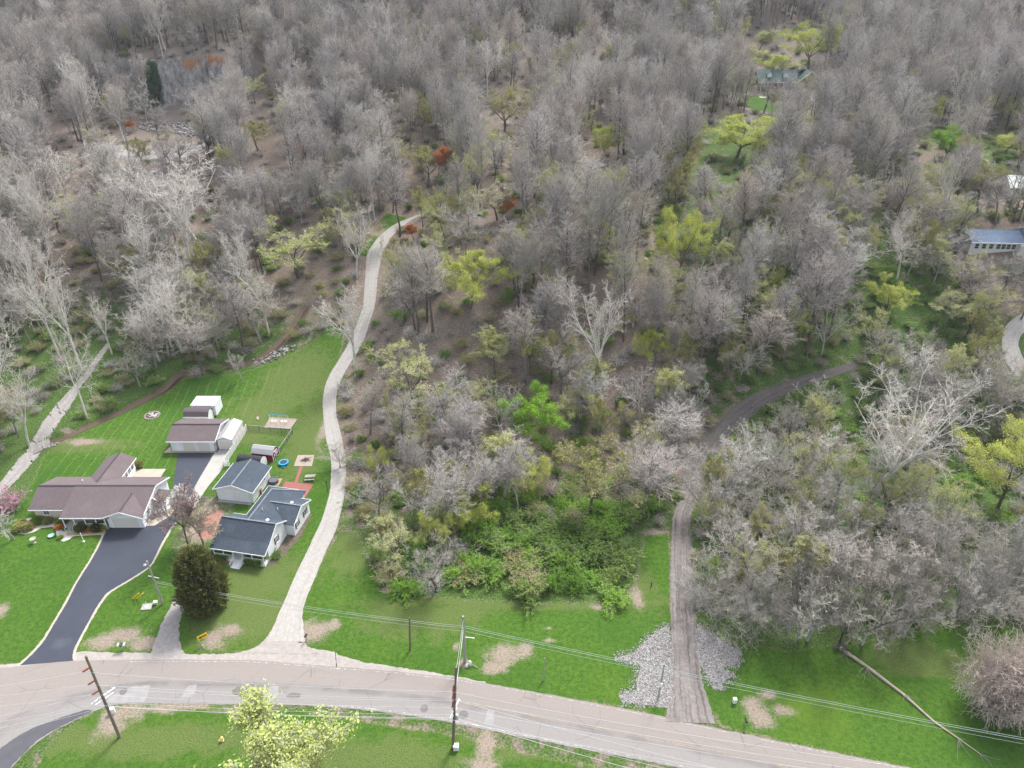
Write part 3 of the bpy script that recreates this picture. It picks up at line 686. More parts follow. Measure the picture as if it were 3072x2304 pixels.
LF_PALE = leafmat('cream_blossom', [(0, (.34, .31, .2)), (.5, (.46, .42, .29)), (1, (.56, .53, .42))])
LF_PINK = leafmat('pink_blossom', [(0, (.40, .16, .26)), (1, (.58, .32, .42))])
LF_WHITE = leafmat('white_blossom', [(0, (.62, .58, .55)), (1, (.85, .83, .80))])
LF_CED = leafmat('cedar_sprays', [(0, (.038, .052, .016)), (.55, (.095, .108, .03)), (1, (.22, .215, .07))])
LF_PINE = leafmat('pine_needles', [(0, (.02, .07, .03)), (1, (.07, .16, .075))])

PROTO = {}     # key -> dict(trunk mesh, crown mesh, r, h, kind)
def reg(key, g, tm, cm, extra=None, lm=None):
    tr = g.mesh('trunk', 'trunk', tm) if g.parts['trunk'] else None
    vs, fs, n, mi = [], [], 0, []
    for v, q in g.parts['crown']: vs.append(v); fs.append(q+n); n += len(v); mi.append(np.zeros(len(q), np.int32))
    if extra is not None: vs.append(extra[0]); fs.append(extra[1]+n); mi.append(np.ones(len(extra[1]), np.int32))
    cr = np_mesh('crown', np.concatenate(vs), np.concatenate(fs), None, [cm]+([lm] if lm else []))
    cr.polygons.foreach_set('material_index', np.concatenate(mi))
    r_, h_ = measure(cr); PROTO[key] = dict(trunk=tr, crown=cr, r=r_, h=h_)
def pick(g, n, jitter, a=0, b=2):
    src = np.concatenate([p.reshape(-1, 3) for p in g.tips[a:b]])
    return src[g.r.randint(0, len(src), n)]+g.r.normal(0, jitter, (n, 3))
for i in range(4): reg('up%d' % i, g := bare(11+i, 22, 'upright', .0155, (28, 8, 6, 3)), BK, TWF)
for i in range(4): reg('sp%d' % i, g := bare(31+i, 15, 'spread' if i < 2 else 'fan', .019, (22, 7, 5, 3)), BKL, TWL)
for i in range(2): reg('lo%d' % i, g := bare(36+i, 12, 'low', .018, (26, 8, 6, 3)), BKL, TWL)
for i in range(2): reg('dk%d' % i, g := bare(41+i, 15, 'fan' if i else 'spread', .0165, (24, 8, 6, 4)), BK, TWF)
for i in range(3): reg('sy%d' % i, g := bare(51+i, 26, 'fan' if i != 1 else 'syc', .021, (26, 7, 6, 4) if i != 1 else (22, 7, 6, 3)), BKW, TWW)
for i in range(3):
    g = bare(71+i, 16, 'spread' if i else 'upright', .013, (20, 7, 6, 4)); reg('bud%d' % i, g, BK, TWL, g.leaves(pick(g, 6500, .16), .24), LF_BUD)
for i in range(2):
    g = bare(81+i, 16, 'spread', .011, (18, 6, 6, 3)); reg('yel%d' % i, g, BK, TWF, g.leaves(pick(g, 22000, .3), .23), LF_YEL)
g = bare(91, 13, 'spread', .011, (20, 6, 6, 3)); reg('grn0', g, BK, TWF, g.leaves(pick(g, 26000, .35), .30), LF_GRN)
for i in range(2):
    g = bare(94+i, 14, 'spread', .010, (18, 6, 6, 4)); reg('olv%d' % i, g, BK, TWL, g.leaves(pick(g, 8500, .2), .27), LF_OLV)
g = bare(101, 11, 'upright', .010, (16, 6, 6, 4)); reg('rust0', g, BK, TWF, g.leaves(pick(g, 9000, .2), .32), LF_RUST)
g = bare(103, 13, 'spread', .010, (18, 6, 6, 4)); reg('pale0', g, BK, TWL, g.leaves(pick(g, 11000, .2), .26), LF_PALE)
def thicket(seed, H, n, lm, stem, nleaf, arch=.9, leaf=.2, spread=.5, tw=1.0):
    """many stems arching out of one root, leaves along their length"""
    g = Grow(seed); r = g.r
    a = r.rand(n)*6.283; p0 = np.stack([np.cos(a)*r.rand(n)*H*.22, np.sin(a)*r.rand(n)*H*.22, np.zeros(n)], 1)
    tl = r.uniform(.05, spread, n); d = np.stack([np.cos(a)*np.sin(tl), np.sin(a)*np.sin(tl), np.cos(tl)], 1)
    Pm, Rm = g.line(p0, d, H*r.uniform(.7, 1.4, n), 8, -.075*arch, .07, np.full(n, .03), np.full(n, .012))
    g.put('trunk', Pm, Rm, 3)
    P2, R2 = g.kids(Pm, Rm, 7, .25, 1, .4, 1.1, .38, 4, -.07*arch, .12, .7, .010*tw, .5, .3)
    g.put('crown', P2, R2, 3)
    P3, R3 = g.kids(P2, R2, 4, .2, 1, .4, 1.0, .5, 2, -.05*arch, .15, .8, .008*tw, .5, .3)
    g.put('crown', P3, R3, 3)
    g.tips = (P2, P3)
    ex = g.leaves(pick(g, nleaf, .06), leaf) if nleaf else None
    return g, ex
for i in range(2): g, ex = thicket(111+i, 2.6, 34, LF_UND, BK, 5200, 1.0, .2); reg('bushg%d' % i, g, BK, TWF, ex, LF_UND)
g, ex = thicket(115, 2.6, 38, LF_GRN, BK, 8000, 1.7, .2, .7); reg('bushf0', g, BK, TWF, ex, LF_GRN)
g, ex = thicket(117, 2.4, 44, None, BK, 0, .6); reg('brush0', g, BK, TWL)
g, ex = thicket(119, 2.6, 38, LF_OLV, BK, 4200, .7, .17); reg('busho0', g, BK, TWL, ex, LF_OLV)

def tree(name, key, x, y, h, rad, label, cat, group=None, rz=0.0, lean=None):
    p = PROTO[key]; sx = rad/p['r']; sz = h/p['h']
    o = thing(name, label, cat, (x, y, H1(x, y)-.12), rz, group)
    o.scale = (sx, sx, sz)
    if lean: o.rotation_euler = (lean[0], lean[1], rz)
    if p['trunk']: link('stems' if key[:4] in ('bush', 'brus') else 'trunk', p['trunk'], o)
    link('crown', p['crown'], o)
    return o
ANCH = []       # (D x, D y, radius px) places in the picture kept clear by the scatter
TREES_XY = []
def notable(name, key, bx, by, ty, hw, label, cat, group=None, rz=0, guard=.75, lean=None):
    """a single tree: foot, top row and half width measured on the photograph"""
    x, y = D(bx, by); h = top_height(x, y, ty); zc = proj(x, y, H1(x, y)+h*.6)[2]; rad = hw*zc/(2212*FOC)*(1.0 if key[:2] in ('sp', 'wh', 'pi', 'mo', 'ga') else 1.16 if key[:2] == 'sy' else 1.34)
    o = tree(name, key, x, y, h, rad, label, cat, group, rz, lean)
    if guard > 0: TREES_XY.append((x, y, rad))
    if guard == 0: return tree(name, key, x, y, h, rad, label, cat, group, rz, lean)
    gk = .35 if key[:2] in ('sy', 'sp', 'dk') else 1.05; cy = ty+.38*(by-ty); ANCH.extend([(bx, cy, hw*guard*gk), (bx, ty+.12*(by-ty), hw*guard*gk*.85), (bx, ty+.62*(by-ty), 4)])
    TREES_XY.append((x, y, rad)); return o
SY = 'white barked bare trees'
def syc(key, bx, by, ty, hw, label, rz=0, guard=.75, lean=None): return notable('sycamore', key, bx, by, ty, hw, 'white barked bare tree '+label, 'tree', SY, rz, guard, lean)
syc('sy0', 430, 540, 322, 95, 'with long forking limbs on the left bank below the cliff', .5)
syc('sy1', 130, 775, 500, 62, 'tallest of the clump beside the gravel track', 1.2)
syc('sy2', 178, 800, 560, 50, 'leaning in the gravel track clump, right of the tallest', 2.2)
syc('sy2', 242, 765, 640, 34, 'slender, at the upper end of the gravel track', .3)
syc('sy1', 582, 725, 540, 58, 'standing above the creek bend behind the mown lawn', 3.0)
syc('sy0', 63, 962, 790, 46, 'leaning at the edge of the gravel track near the creek crossing', 4.0)
syc('sy2', 20, 900, 700, 50, 'at the left picture edge behind the gravel track', 5.0)
syc('sy2', 1291, 852, 603, 66, 'large and fan shaped, mid wood between both lanes', 1.0, .85)
syc('sy0', 1880, 1085, 788, 118, 'huge and wide spreading, right of the dirt lane bend', 2.6, .85)
syc('sy1', 1935, 612, 455, 60, 'with several pale stems below the blue roofed house', 1.6)
syc('sy1', 1140, 172, 28, 30, 'very tall on the far slope left of pale crowns', .2)
syc('sy2', 1215, 140, 70, 22, 'thin, right of the very tall one on the far slope', 2.0)
syc('sy0', 1310, 140, 50, 36, 'with pale fan crown high on the far slope', 3.3)
syc('sy1', 844, 285, 192, 38, 'in the dip above the pale lane end', 2.9)
syc('sy2', 97, 345, 190, 36, 'on the far left bank beside the picture edge', .9)
syc('sy1', 197, 305, 182, 28, 'slim, left of the rock cliff foot', 4.4)
syc('sy0', 257, 382, 285, 30, 'slim and bent, below the quarry floor', 1.9)
syc('sy2', 150, 446, 310, 55, 'broad crowned, above the clump beside the gravel track', 3.9)
syc('sy1', 1081, 972, 815, 38, 'narrow, left of the bright green round tree', .1)
syc('sy0', 655, 205, 120, 26, 'thin, on the slope right of the rock cliff', 5.1)
syc('sy2', 770, 800, 610, 60, 'overhanging the pale lane where it leaves the lawn', 2.4)
syc('sy1', 1380, 905, 800, 55, 'low and twisted above the olive crown', 1.4, .6)
BU = 'trees in fresh spring leaf'
def bud(key, bx, by, ty, hw, label, rz=0, guard=.8): return notable('leafing_tree', key, bx, by, ty, hw, label, 'tree', BU, rz, guard)
bud('yel0', 1465, 607, 435, 52, 'tall yellow green tree with dark forked trunk on the slope above the wood', .5)
bud('yel1', 1590, 345, 243, 66, 'brightest yellow tree with wide crown below the green roofed house', 1.2)
bud('yel0', 1300, 347, 262, 34, 'lime green oval tree on the upper slope left of the brightest yellow one', 2.2)
bud('yel1', 1015, 665, 538, 62, 'mustard tree in the upper part of the wood, right of the lane curve', .8)
bud('grn0', 1142, 958, 832, 52, 'vivid green round tree in the middle of the wood', 0, .95)
bud('bud1', 890, 880, 735, 66, 'pale lime tree on the wood edge beside the pale lane', 2.4)
bud('yel1', 1392, 800, 705, 27, 'narrow yellow green tree right of the fan shaped white tree', .6)
bud('olv1', 1275, 1115, 962, 76, 'large olive crowned tree above the green thicket, left of the dirt lane', 1.9)
bud('yel0', 2150, 1105, 925, 88, 'big mustard yellow crowned tree at the right picture edge', 2.8)
LF_LIME = leafmat('pale_lime_leaves', [(0, (.22, .28, .06)), (.5, (.38, .44, .12)), (1, (.52, .55, .24))])
g = bare(98, 12, 'fan', .017, (26, 9, 7, 5)); reg('lime0', g, BK, TWL, g.leaves(pick(g, 34000, .2), .19), LF_LIME)
bud('lime0', 680, 1800, 1600, 150, 'pale yellow green tree nearest the camera, below the road', 1.0)
bud('yel0', 1745, 150, 42, 54, 'pale yellow tree behind the driveway of the green roofed house', 3.6)
bud('yel1', 1672, 170, 108, 36, 'yellow green tree rising behind the green roof', 4.1)
bud('bud0', 1640, 110, 58, 26, 'small pale yellow tree left of the pale yellow one behind the green roofed house', .4)
bud('grn0', 2038, 352, 272, 34, 'green tree at the top of the bare yard on the right slope', 2.0)
bud('yel1', 1912, 690, 598, 38, 'lime tree below the clump of pale stems on the right slope', 3.2)
bud('bud2', 552, 225, 158, 28, 'pale budding tree on the cliff shoulder', 1.4)
bud('olv0', 558, 325, 256, 34, 'olive budding tree right of the quarry floor', 2.9)
bud('olv1', 1090, 285, 190, 52, 'wide olive yellow crown on the far slope above the rust tree', .2)
bud('pale0', 1074, 475, 392, 40, 'cream coloured round crown above the wood', 1.1)
bud('yel0', 825, 1035, 955, 26, 'small bright yellow tree on the wood edge, beside the widest lane bend', .7)
bud('bud1', 855, 1215, 1115, 50, 'pale blossoming tree at the lower left tip of the wood', 2.2)
bud('bud0', 1070, 820, 720, 42, 'lime tinted tree in the leaf strewn hollow of the wood', 3.3)
bud('yel1', 1650, 300, 252, 28, 'small yellow tree right of the brightest yellow one', 5.2)
bud('yel0', 2170, 330, 285, 38, 'yellow green tree at the right edge above the pale roofed house', 1.3)
bud('bud1', 2040, 700, 625, 45, 'sand coloured budding tree left of the loop driveway', 4.2)
bud('bud2', 645, 600, 480, 78, 'broad pale green budding tree above the creek, left of the lane curve', 3.0)
bud('olv0', 925, 400, 310, 48, 'olive green tree left of the rust coloured tree', 4.6)
RU = 'rust coloured trees'
def rust(bx, by, ty, hw, label, rz=0): return notable('rust_tree', 'rust0', bx, by, ty, hw, label, 'tree', RU, rz, .9)
rust(945, 392, 312, 20, 'narrow dark rust orange tree at the end of the pale lane')
rust(1094, 480, 424, 22, 'rust orange tree beside the cream coloured crown', 1)
rust(895, 520, 486, 16, 'small orange tree just right of the lane curve', 2)
rust(292, 285, 258, 12, 'tiny orange tree at the edge of the quarry floor', 3)

SCR = 'bare trees screening the uphill houses'
for a in (('sp2', 1650, 243, 165, 40, 'left of the three in front of the green roofed house'), ('sp3', 1700, 250, 172, 40, 'middle of the three in front of the green roofed house'), ('sp0', 1752, 256, 176, 38, 'right of the three in front of the green roofed house'),
          ('dk1', 2090, 640, 545, 44, 'low and dark, below the left end of the blue grey roof'), ('up3', 2165, 655, 560, 40, 'below the middle of the blue grey roof'), ('up1', 2105, 470, 370, 34, 'in the bare yard above the blue grey roof'), ('up2', 2150, 485, 385, 36, 'in the bare yard between both right hand roofs'), ('dk0', 2190, 480, 400, 36, 'at the right edge in the bare yard'), ('up0', 2060, 455, 350, 36, 'at the left side of the bare yard'), ('sp2', 2205, 690, 610, 40, 'at the top of the loop driveway')):
    notable('bare_tree', *a[:5], 'leafless tree '+a[5], 'tree', SCR, a[1]*.1, 0)
EDG = 'pale bare trees along the edge of the roadside grass'
for a in (('sp2', 1545, 1372, 1165, 60, 'nearest the dirt lane'), ('sp0', 1632, 1388, 1190, 58, 'second from the dirt lane'), ('sp3', 1722, 1396, 1150, 64, 'midway between the dirt lane and fallen trunk'), ('sp1', 1815, 1402, 1165, 70, 'leaning over the root end of the fallen trunk'), ('sp2', 1900, 1388, 1180, 58, 'just right of the fallen trunk root'), ('sp3', 1985, 1366, 1140, 60, 'second right of the fallen trunk root'), ('sp0', 2065, 1340, 1120, 60, 'left of the beige twiggy mound'), ('sp1', 2180, 1320, 1090, 62, 'behind the beige twiggy mound')):
    notable('bare_tree', 'lo%d' % (a[1] % 2), a[1], a[2]-12, a[3]+55, a[4]+8, 'grey edge tree '+a[5], 'tree', EDG, a[1]*.37, 0)
# dense cedar beside the house and the pine by the cliff
def conifer_mesh(seed, H, R, n, size, prof, stub=.5, spray=7):
    r = np.random.RandomState(seed)
    z = r.rand(n)**.9; a = r.rand(n)*6.283
    rr = prof(z)*R*(1-.35*r.rand(n)**2)*(1+.10*np.sin(3*a+7*z)+.08*np.sin(7*a-11*z))
    c = np.stack([np.cos(a)*rr, np.sin(a)*rr, z*H], 1)
    V, F = [], []; k = spray
    out = np.stack([np.cos(a), np.sin(a), np.full(n, .55)], 1); out /= np.linalg.norm(out, axis=1, keepdims=True)
    d = out[:, None, :]+r.normal(0, .45, (n, k, 3)); d /= np.linalg.norm(d, axis=2, keepdims=True)
    p = c[:, None, :]+r.normal(0, size*.35, (n, k, 3)); s = np.cross(d, r.normal(size=(n, k, 3))); s /= np.linalg.norm(s, axis=2, keepdims=True)
    L = size*r.uniform(.6, 1.2, (n, k, 1))
    q = np.stack([p-s*L*.13, p+s*L*.13, p+d*L+s*L*.05, p+d*L-s*L*.05], 2).reshape(-1, 3)
    i = np.arange(n*k)*4
    return q, np.stack([i, i+1, i+2, i+3], 1)
cx, cy = C2(1290, 300)
cx, cy = D(448, 1310)
ced = thing('cedar_tree', 'dense dark olive rounded cedar beside the gravel spur, in front of the slate roofed house', 'tree', (cx, cy, 0))
hc = top_height(cx, cy, 1188)
def cedar_mesh(seed, H, R):
    r = np.random.RandomState(seed); nc, ns = 420, 46
    z = r.rand(nc)**.85; a = r.rand(nc)*6.283
    pf = np.sqrt(np.clip(np.sin(np.clip(.13+z*.87, 0, 1)*np.pi), 0, 1))*(1-.22*z)
    rr = pf*R*r.uniform(.70, 1.04, nc); c = np.stack([np.cos(a)*rr, np.sin(a)*rr, .25+z*H*.93], 1)
    out = np.stack([np.cos(a)*.6, np.sin(a)*.6, np.full(nc, .8)], 1); cs = r.uniform(.45, .95, nc)
    p = c[:, None, :]+r.normal(0, 1, (nc, ns, 3))*cs[:, None, None]*np.array([.36, .36, .5])
    d = out[:, None, :]+r.normal(0, .38, (nc, ns, 3)); d /= np.linalg.norm(d, axis=2, keepdims=True)
    s = np.cross(d, r.normal(size=(nc, ns, 3))); s /= np.linalg.norm(s, axis=2, keepdims=True)
    L = .55*r.uniform(.5, 1.3, (nc, ns, 1)); p, d, s, L = (q.reshape(-1, q.shape[-1]) for q in (p, d, s, L))
    q = np.stack([p-s*L*.14, p+s*L*.14, p+d*L+s*L*.03, p+d*L-s*L*.03], 1).reshape(-1, 3); i = np.arange(len(p))*4
    return q, np.stack([i, i+1, i+2, i+3], 1)
q, f = cedar_mesh(5, hc, 3.75)
mbt = MB(); mbt.tube([(0, 0, -.2), (0, 0, hc*.5), (.1, 0, hc*.86)], [.28, .2, .04], 8); mbt.build('trunk', BK, ced)
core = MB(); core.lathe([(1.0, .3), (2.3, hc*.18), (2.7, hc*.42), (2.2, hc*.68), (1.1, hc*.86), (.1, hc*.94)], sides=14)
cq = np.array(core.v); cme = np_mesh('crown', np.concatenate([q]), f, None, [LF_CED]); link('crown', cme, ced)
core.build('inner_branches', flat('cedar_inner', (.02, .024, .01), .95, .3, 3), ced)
ANCH.append((428, 1260, 60))
px, py = D(345, 222); hp = top_height(px, py, 140)
pine = thing('pine_tree', 'single deep green pine standing in front of the rock cliff', 'tree', (px, py, H1(px, py)))
q, f = conifer_mesh(9, hp, hp*.30, 1500, 1.3, lambda z: (1-z)**.8*(.75+.25*np.sin(z*34)))
link('crown', np_mesh('crown', q, f, None, [LF_PINE]), pine)
mbt = MB(); mbt.tube([(0, 0, -.2), (0, 0, hp*.6), (0, 0, hp*.97)], [.25, .15, .03], 7); mbt.build('trunk', BK, pine)
ANCH.append((345, 178, 28)); TREES_XY.append((px, py, 4))

# garden trees and single shrubs
TWG = twigmat('purple_brown_twigs', [(0, (.33, .245, .235)), (1, (.36, .27, .255))]); TWH = twigmat('brown_twigs', [(0, (.34, .285, .215)), (1, (.36, .30, .23))])
g = bare(141, 9, 'spread', .020, (26, 9, 7, 5)); reg('gar0', g, BK, TWG); g = bare(142, 9, 'spread', .020, (26, 9, 7, 5)); reg('gar1', g, BK, TWH)
notable('bare_tree', 'gar0', 408, 1182, 1046, 64, 'purple grey bare garden tree over the black driveway between both houses', 'tree', None, .4)
notable('bare_tree', 'gar1', 440, 1176, 1085, 50, 'low brown twiggy garden tree above the leaf covered bed by the slate roofed house', 'tree', None, 1.4)
g, ex = thicket(131, 2.2, 30, None, BK, 5200, .6, .2); reg('white0', g, BK, TWL, ex, LF_WHITE)
g, ex = thicket(133, 2.8, 26, None, BK, 2600, .4, .2, .6); reg('pink0', g, BK, TWL, ex, LF_PINK)
notable('blossom_bush', 'white0', 388, 1080, 1052, 22, 'white blossoming bush beside the black driveway at the side door', 'bush', None, 0)
notable('blossom_bush', 'white0', 345, 1095, 1068, 14, 'sparse white flowering bush along the side walk of the brown roofed house', 'bush', None, 2)
notable('redbud_tree', 'pink0', 25, 1105, 1062, 42, 'pink flowering small tree at the left end of the brown roofed house', 'tree', None, 1)
notable('bare_tree', 'sp1', 30, 1165, 1090, 62, 'grey bare shrubby tree left of the brown roofed house', 'tree', None, 2.1)
notable('bare_tree', 'sp2', 522, 820, 760, 24, 'small lone sapling on the lawn side of the creek', 'tree', None, .1)
TWM = twigmat('tan_twigs', [(0, (.52, .43, .385)), (1, (.55, .455, .41))])
g, ex = thicket(137, 4.6, 420, None, BKL, 0, .75, .2, .95, 2.0); reg('mound0', g, TWM, TWM)
notable('brush_mound', 'mound0', 2165, 1530, 1362, 92, 'large beige twiggy mound at the right edge of the roadside grass', 'bush', None, 0)
notable('bare_tree', 'sp3', 735, 1010, 955, 40, 'small bare shrub reaching over the right edge of the pale lane', 'bush', None, 3)

# ------------------------------------------------------------------ the woods: scattered trees
def lane_pts(edges, step=10):
    l, r = edges; c = (l+r)/2; out = []
    for i in range(0, len(c), step):
        q = proj(c[i][0], c[i][1], H1(*c[i])); out.append((q[0], q[1], 6))
    return out
for e, st, lim in ((lane_edges, 8, 470), (dirt_edges, 12, 790), (grav_edges, 8, 800)):
    for q in lane_pts(e, st):
        if q[1] > lim: ANCH.append((q[0], q[1]-3, 4 if e is dirt_edges else 7))
for p in [(420,816),(500,806),(560,790),(600,776),(650,750),(690,730),(300,860),(250,885),(200,910),(150,935),(712,705),(730,700),(700,900),(690,1000),(430,870),(450,880),(1450,1160),(1410,1160),(1410,1250),(1440,1300),(800,500),(830,480),(790,530),
          (2110,520),(2160,528),(2195,405),(2190,735),
          (430,112),(465,122),(380,278),(100,1000),(60,1040)]:
    ANCH.append((p[0], p[1], 4))
for p in [(1655,186),(1690,190),(1772,208)]: ANCH.append((p[0], p[1], 2))
for p in [(330,150),(400,165),(450,150),(430,115),(480,118)]: ANCH.append((p[0], p[1], 9))
ANCH_A = np.array(ANCH, float)
rg = np.random.RandomState(77)
def allowed(x, y, margin=1.5):
    ok = np.ones(len(x), bool)
    for p in LAWN: ok &= poly_sd(x, y, p) < (-margin*.4 if p is not LAWN[2] else .3)
    for e in (lane_edges, dirt_edges, grav_edges, road_edges):
        l, r = e; c = (l+r)/2; w = np.hypot(*(r-l).T).max()/2 if e is road_edges else np.median(np.hypot(*(r-l).T))/2
        ok &= seg_dist(x, y, [tuple(q) for q in c[::5]]) > w+margin
    ok &= seg_dist(x, y, CREEK) > 2.2
    qh_, qw_, qc_ = quarry(x, y); ok &= ~((qw_ > .3)&(y-qc_ > -3)&(y-qc_ < 6))
    for poly in KEEP: ok &= poly_sd(x, y, poly) < -margin
    return ok
KEEP = [DP((1625,175),(1805,175),(1810,236),(1620,240)), DP((2085,495),(2300,495),(2300,585),(2085,565)), DP((2165,395),(2300,395),(2300,450),(2165,440)), DP((2150,660),(2300,650),(2300,830),(2165,830)),
        DP((300,264),(470,268),(485,295),(300,290)), DP((-200,1450),(-200,1100),(70,1050),(120,960),(700,720),(740,1000),(600,1420)),
        DP((940,1215),(1000,1320),(1340,1315),(1390,1225),(1320,1150),(1130,1125))]
xs, ys = [], []
yv = 58.0
while yv < 585:
    sp = 4.6+1.3*np.clip((yv-180)/250, 0, 1); half = .74*(yv*CT+(CAMH-20)*ST)+22
    n = int(2*half/sp); xr = np.linspace(-half, half, n)+rg.uniform(-sp*.42, sp*.42, n)
    xs.append(xr); ys.append(yv+rg.uniform(-sp*.42, sp*.42, n)); yv += sp*.95
X, Y = np.concatenate(xs), np.concatenate(ys)
k = allowed(X, Y, 1.6)&(Y > 62); X, Y = X[k], Y[k]
Z = height(X, Y)
bx, by, bz = proj(X, Y, Z)
# kinds by place
def pickk(w):
    keys = list(w); p = np.array([w[q] for q in keys], float); return keys, p/p.sum()
lane_c = (lane_edges[0]+lane_edges[1])/2; dirt_c = (dirt_edges[0]+dirt_edges[1])/2
lane_x = np.interp(Y, lane_c[:, 1], lane_c[:, 0]); dirt_x = np.interp(Y, dirt_c[:, 1], dirt_c[:, 0])
ZONES = ['on the bank beyond the creek', 'on the hillside around the rock cliff',
         'between the pale lane and dirt lane', 'right of the dirt lane above the roadside grass',
         'on the right slope below the blue roofed house', 'on the far slope around the green roofed house', 'on the ridge along the top edge']
def zone_of(bx, by, x, lx, dx):
    if by < 62: return 6
    if bx < 905 and by < 440: return 1
    if by < 440: return 5
    if x < lx: return 0
    if x < dx: return 2
    return 3 if by > 800 else 4
ZN = np.array([zone_of(*q) for q in zip(bx, by, X, lane_x, dirt_x)])
MIX = {0: dict(up=.26, sp=.33, dk=.10, bud=.13, olv=.07, sy=.08, up2=.03), 1: dict(up=.68, sp=.10, dk=.10, bud=.03, olv=.02, sy=.05, rust=.005, pale=.01),
       2: dict(up=.36, sp=.15, dk=.12, bud=.20, olv=.11, yel=.03, pale=.02, rust=0.0), 3: dict(sp=.44, lo=.36, dk=.02, bud=.11, olv=.05, up=.02),
       4: dict(up=.22, sp=.30, dk=.12, bud=.20, olv=.10, yel=.04, pale=.03, sy=.03), 5: dict(up=.46, sp=.10, dk=.14, bud=.13, olv=.10, yel=.02, pale=.03, sy=.03), 6: dict(up=.80, dk=.1, sp=.06, bud=.02, pale=.02)}
NV = dict(lo=2, up=4, up2=4, sp=4, dk=2, sy=3, bud=3, yel=2, olv=2, rust=1, pale=1, grn=1)
HT = dict(lo=(8, 12), up=(17, 25), up2=(15, 20), sp=(11, 16), dk=(10, 15), sy=(18, 25), bud=(9, 15), yel=(9, 14), olv=(9, 14), rust=(7, 10), pale=(8, 12))
RD = dict(lo=(4.4, 6.2), up=(3.5, 5.3), up2=(3.2, 4.6), sp=(4.6, 6.6), dk=(4.2, 6.2), sy=(5, 7), bud=(3.8, 5.6), yel=(3.4, 4.8), olv=(3.6, 5.6), rust=(2, 3), pale=(3, 4.5))
cand = []
for i in range(len(X)):
    ks, pr = pickk(MIX[int(ZN[i])]); kd = ks[rg.choice(len(ks), p=pr)]
    drop = ZN[i] == 3 and rg.rand() < .04
    h = rg.uniform(*HT[kd]); r = rg.uniform(*RD[kd])
    if kd in ('up',) and ZN[i] in (2,) and Y[i] < 128: h *= .72; r *= .95
    if ZN[i] == 3 and kd != 'lo': r *= .88
    if ZN[i] == 3 and Y[i] < 92 and kd != 'lo': h *= .8; r *= .9
    if ZN[i] == 0 and kd == 'up': h *= .85
    if drop: h = 0
    cand.append((kd.rstrip('2')+str(rg.randint(NV[kd])), h, r))
Hh = np.array([c[1] for c in cand]); Rr = np.array([c[2] for c in cand])
tx, ty, tz = proj(X, Y, Z+Hh)
rpx = Rr*2212*FOC/tz
ok = np.ones(len(X), bool)
cyy = ty+.36*(by-ty); ch = np.maximum(.45*(by-ty), rpx*.8)
for ax, ay, ar in ANCH_A:
    e = ((ax-tx)/(rpx*.72+ar))**2+((ay-cyy)/(ch*.85+ar))**2
    trunk = (np.abs(ax-bx) < ar*.6+1.5)&(ay > ty)&(ay < by)
    nearer = by > ay-2
    ok &= ~(((e < 1)|trunk)&nearer)
for x0, y0, r0 in TREES_XY: ok &= np.hypot(X-x0, Y-y0) > max(2.2, r0*.35)
ok &= (Hh > 0)&(tx > -120)&(tx < 2340)&(ty < 1700)
idx = np.nonzero(ok)[0]
idx = idx[np.argsort(-(Hh[idx]/bz[idx]))]
LOOK = {'up': ('bare_tree', 'tall slim leafless grey tree'), 'sp': ('bare_tree', 'spreading leafless pale grey tree'), 'dk': ('bare_tree', 'low leafless dark twigged tree'), 'lo': ('bare_tree', 'low branching leafless pale tree'),
        'sy': ('sycamore', 'white barked scattered tree'), 'bud': ('leafing_tree', 'budding tree with thin pale green haze'), 'yel': ('leafing_tree', 'yellow green leafing tree'),
        'olv': ('leafing_tree', 'olive tinted leafing tree'), 'rust': ('rust_tree', 'rust tinted small tree'), 'pale': ('leafing_tree', 'cream blossoming tree')}
count = {'bare_tree': 8, 'sycamore': 24, 'leafing_tree': 30, 'rust_tree': 5}
stuff = {}
def key0(k): return k.rstrip('0123456789')
for i in idx:
    key, h, r = cand[i]; nm, look = LOOK[key0(key)]; z = int(ZN[i])
    cap = {'bare_tree': 298, 'sycamore': 120, 'leafing_tree': 200, 'rust_tree': 40}[nm]
    if count[nm] < cap:
        count[nm] += 1
        tree(nm, key, X[i], Y[i], h, r, look+' '+ZONES[z], 'tree', look+'s '+ZONES[z], rg.rand()*6.28)
    else: stuff.setdefault(key, []).append((X[i], Y[i], Z[i]-.12, r/PROTO[key]['r'], h/PROTO[key]['h'], rg.rand()*6.28))
print('TREES', len(idx), {k: len(v) for k, v in stuff.items()}, count)
SRC = {}
def find_src(key, names=('trunk', 'stems')):
    if key in SRC: return SRC[key]
    for o in COL.objects:
        if o.type == 'MESH' and o.data is PROTO[key]['crown']:
            t = [c for c in o.parent.children if c is not o]; SRC[key] = (t[0] if t else None, o); return SRC[key]
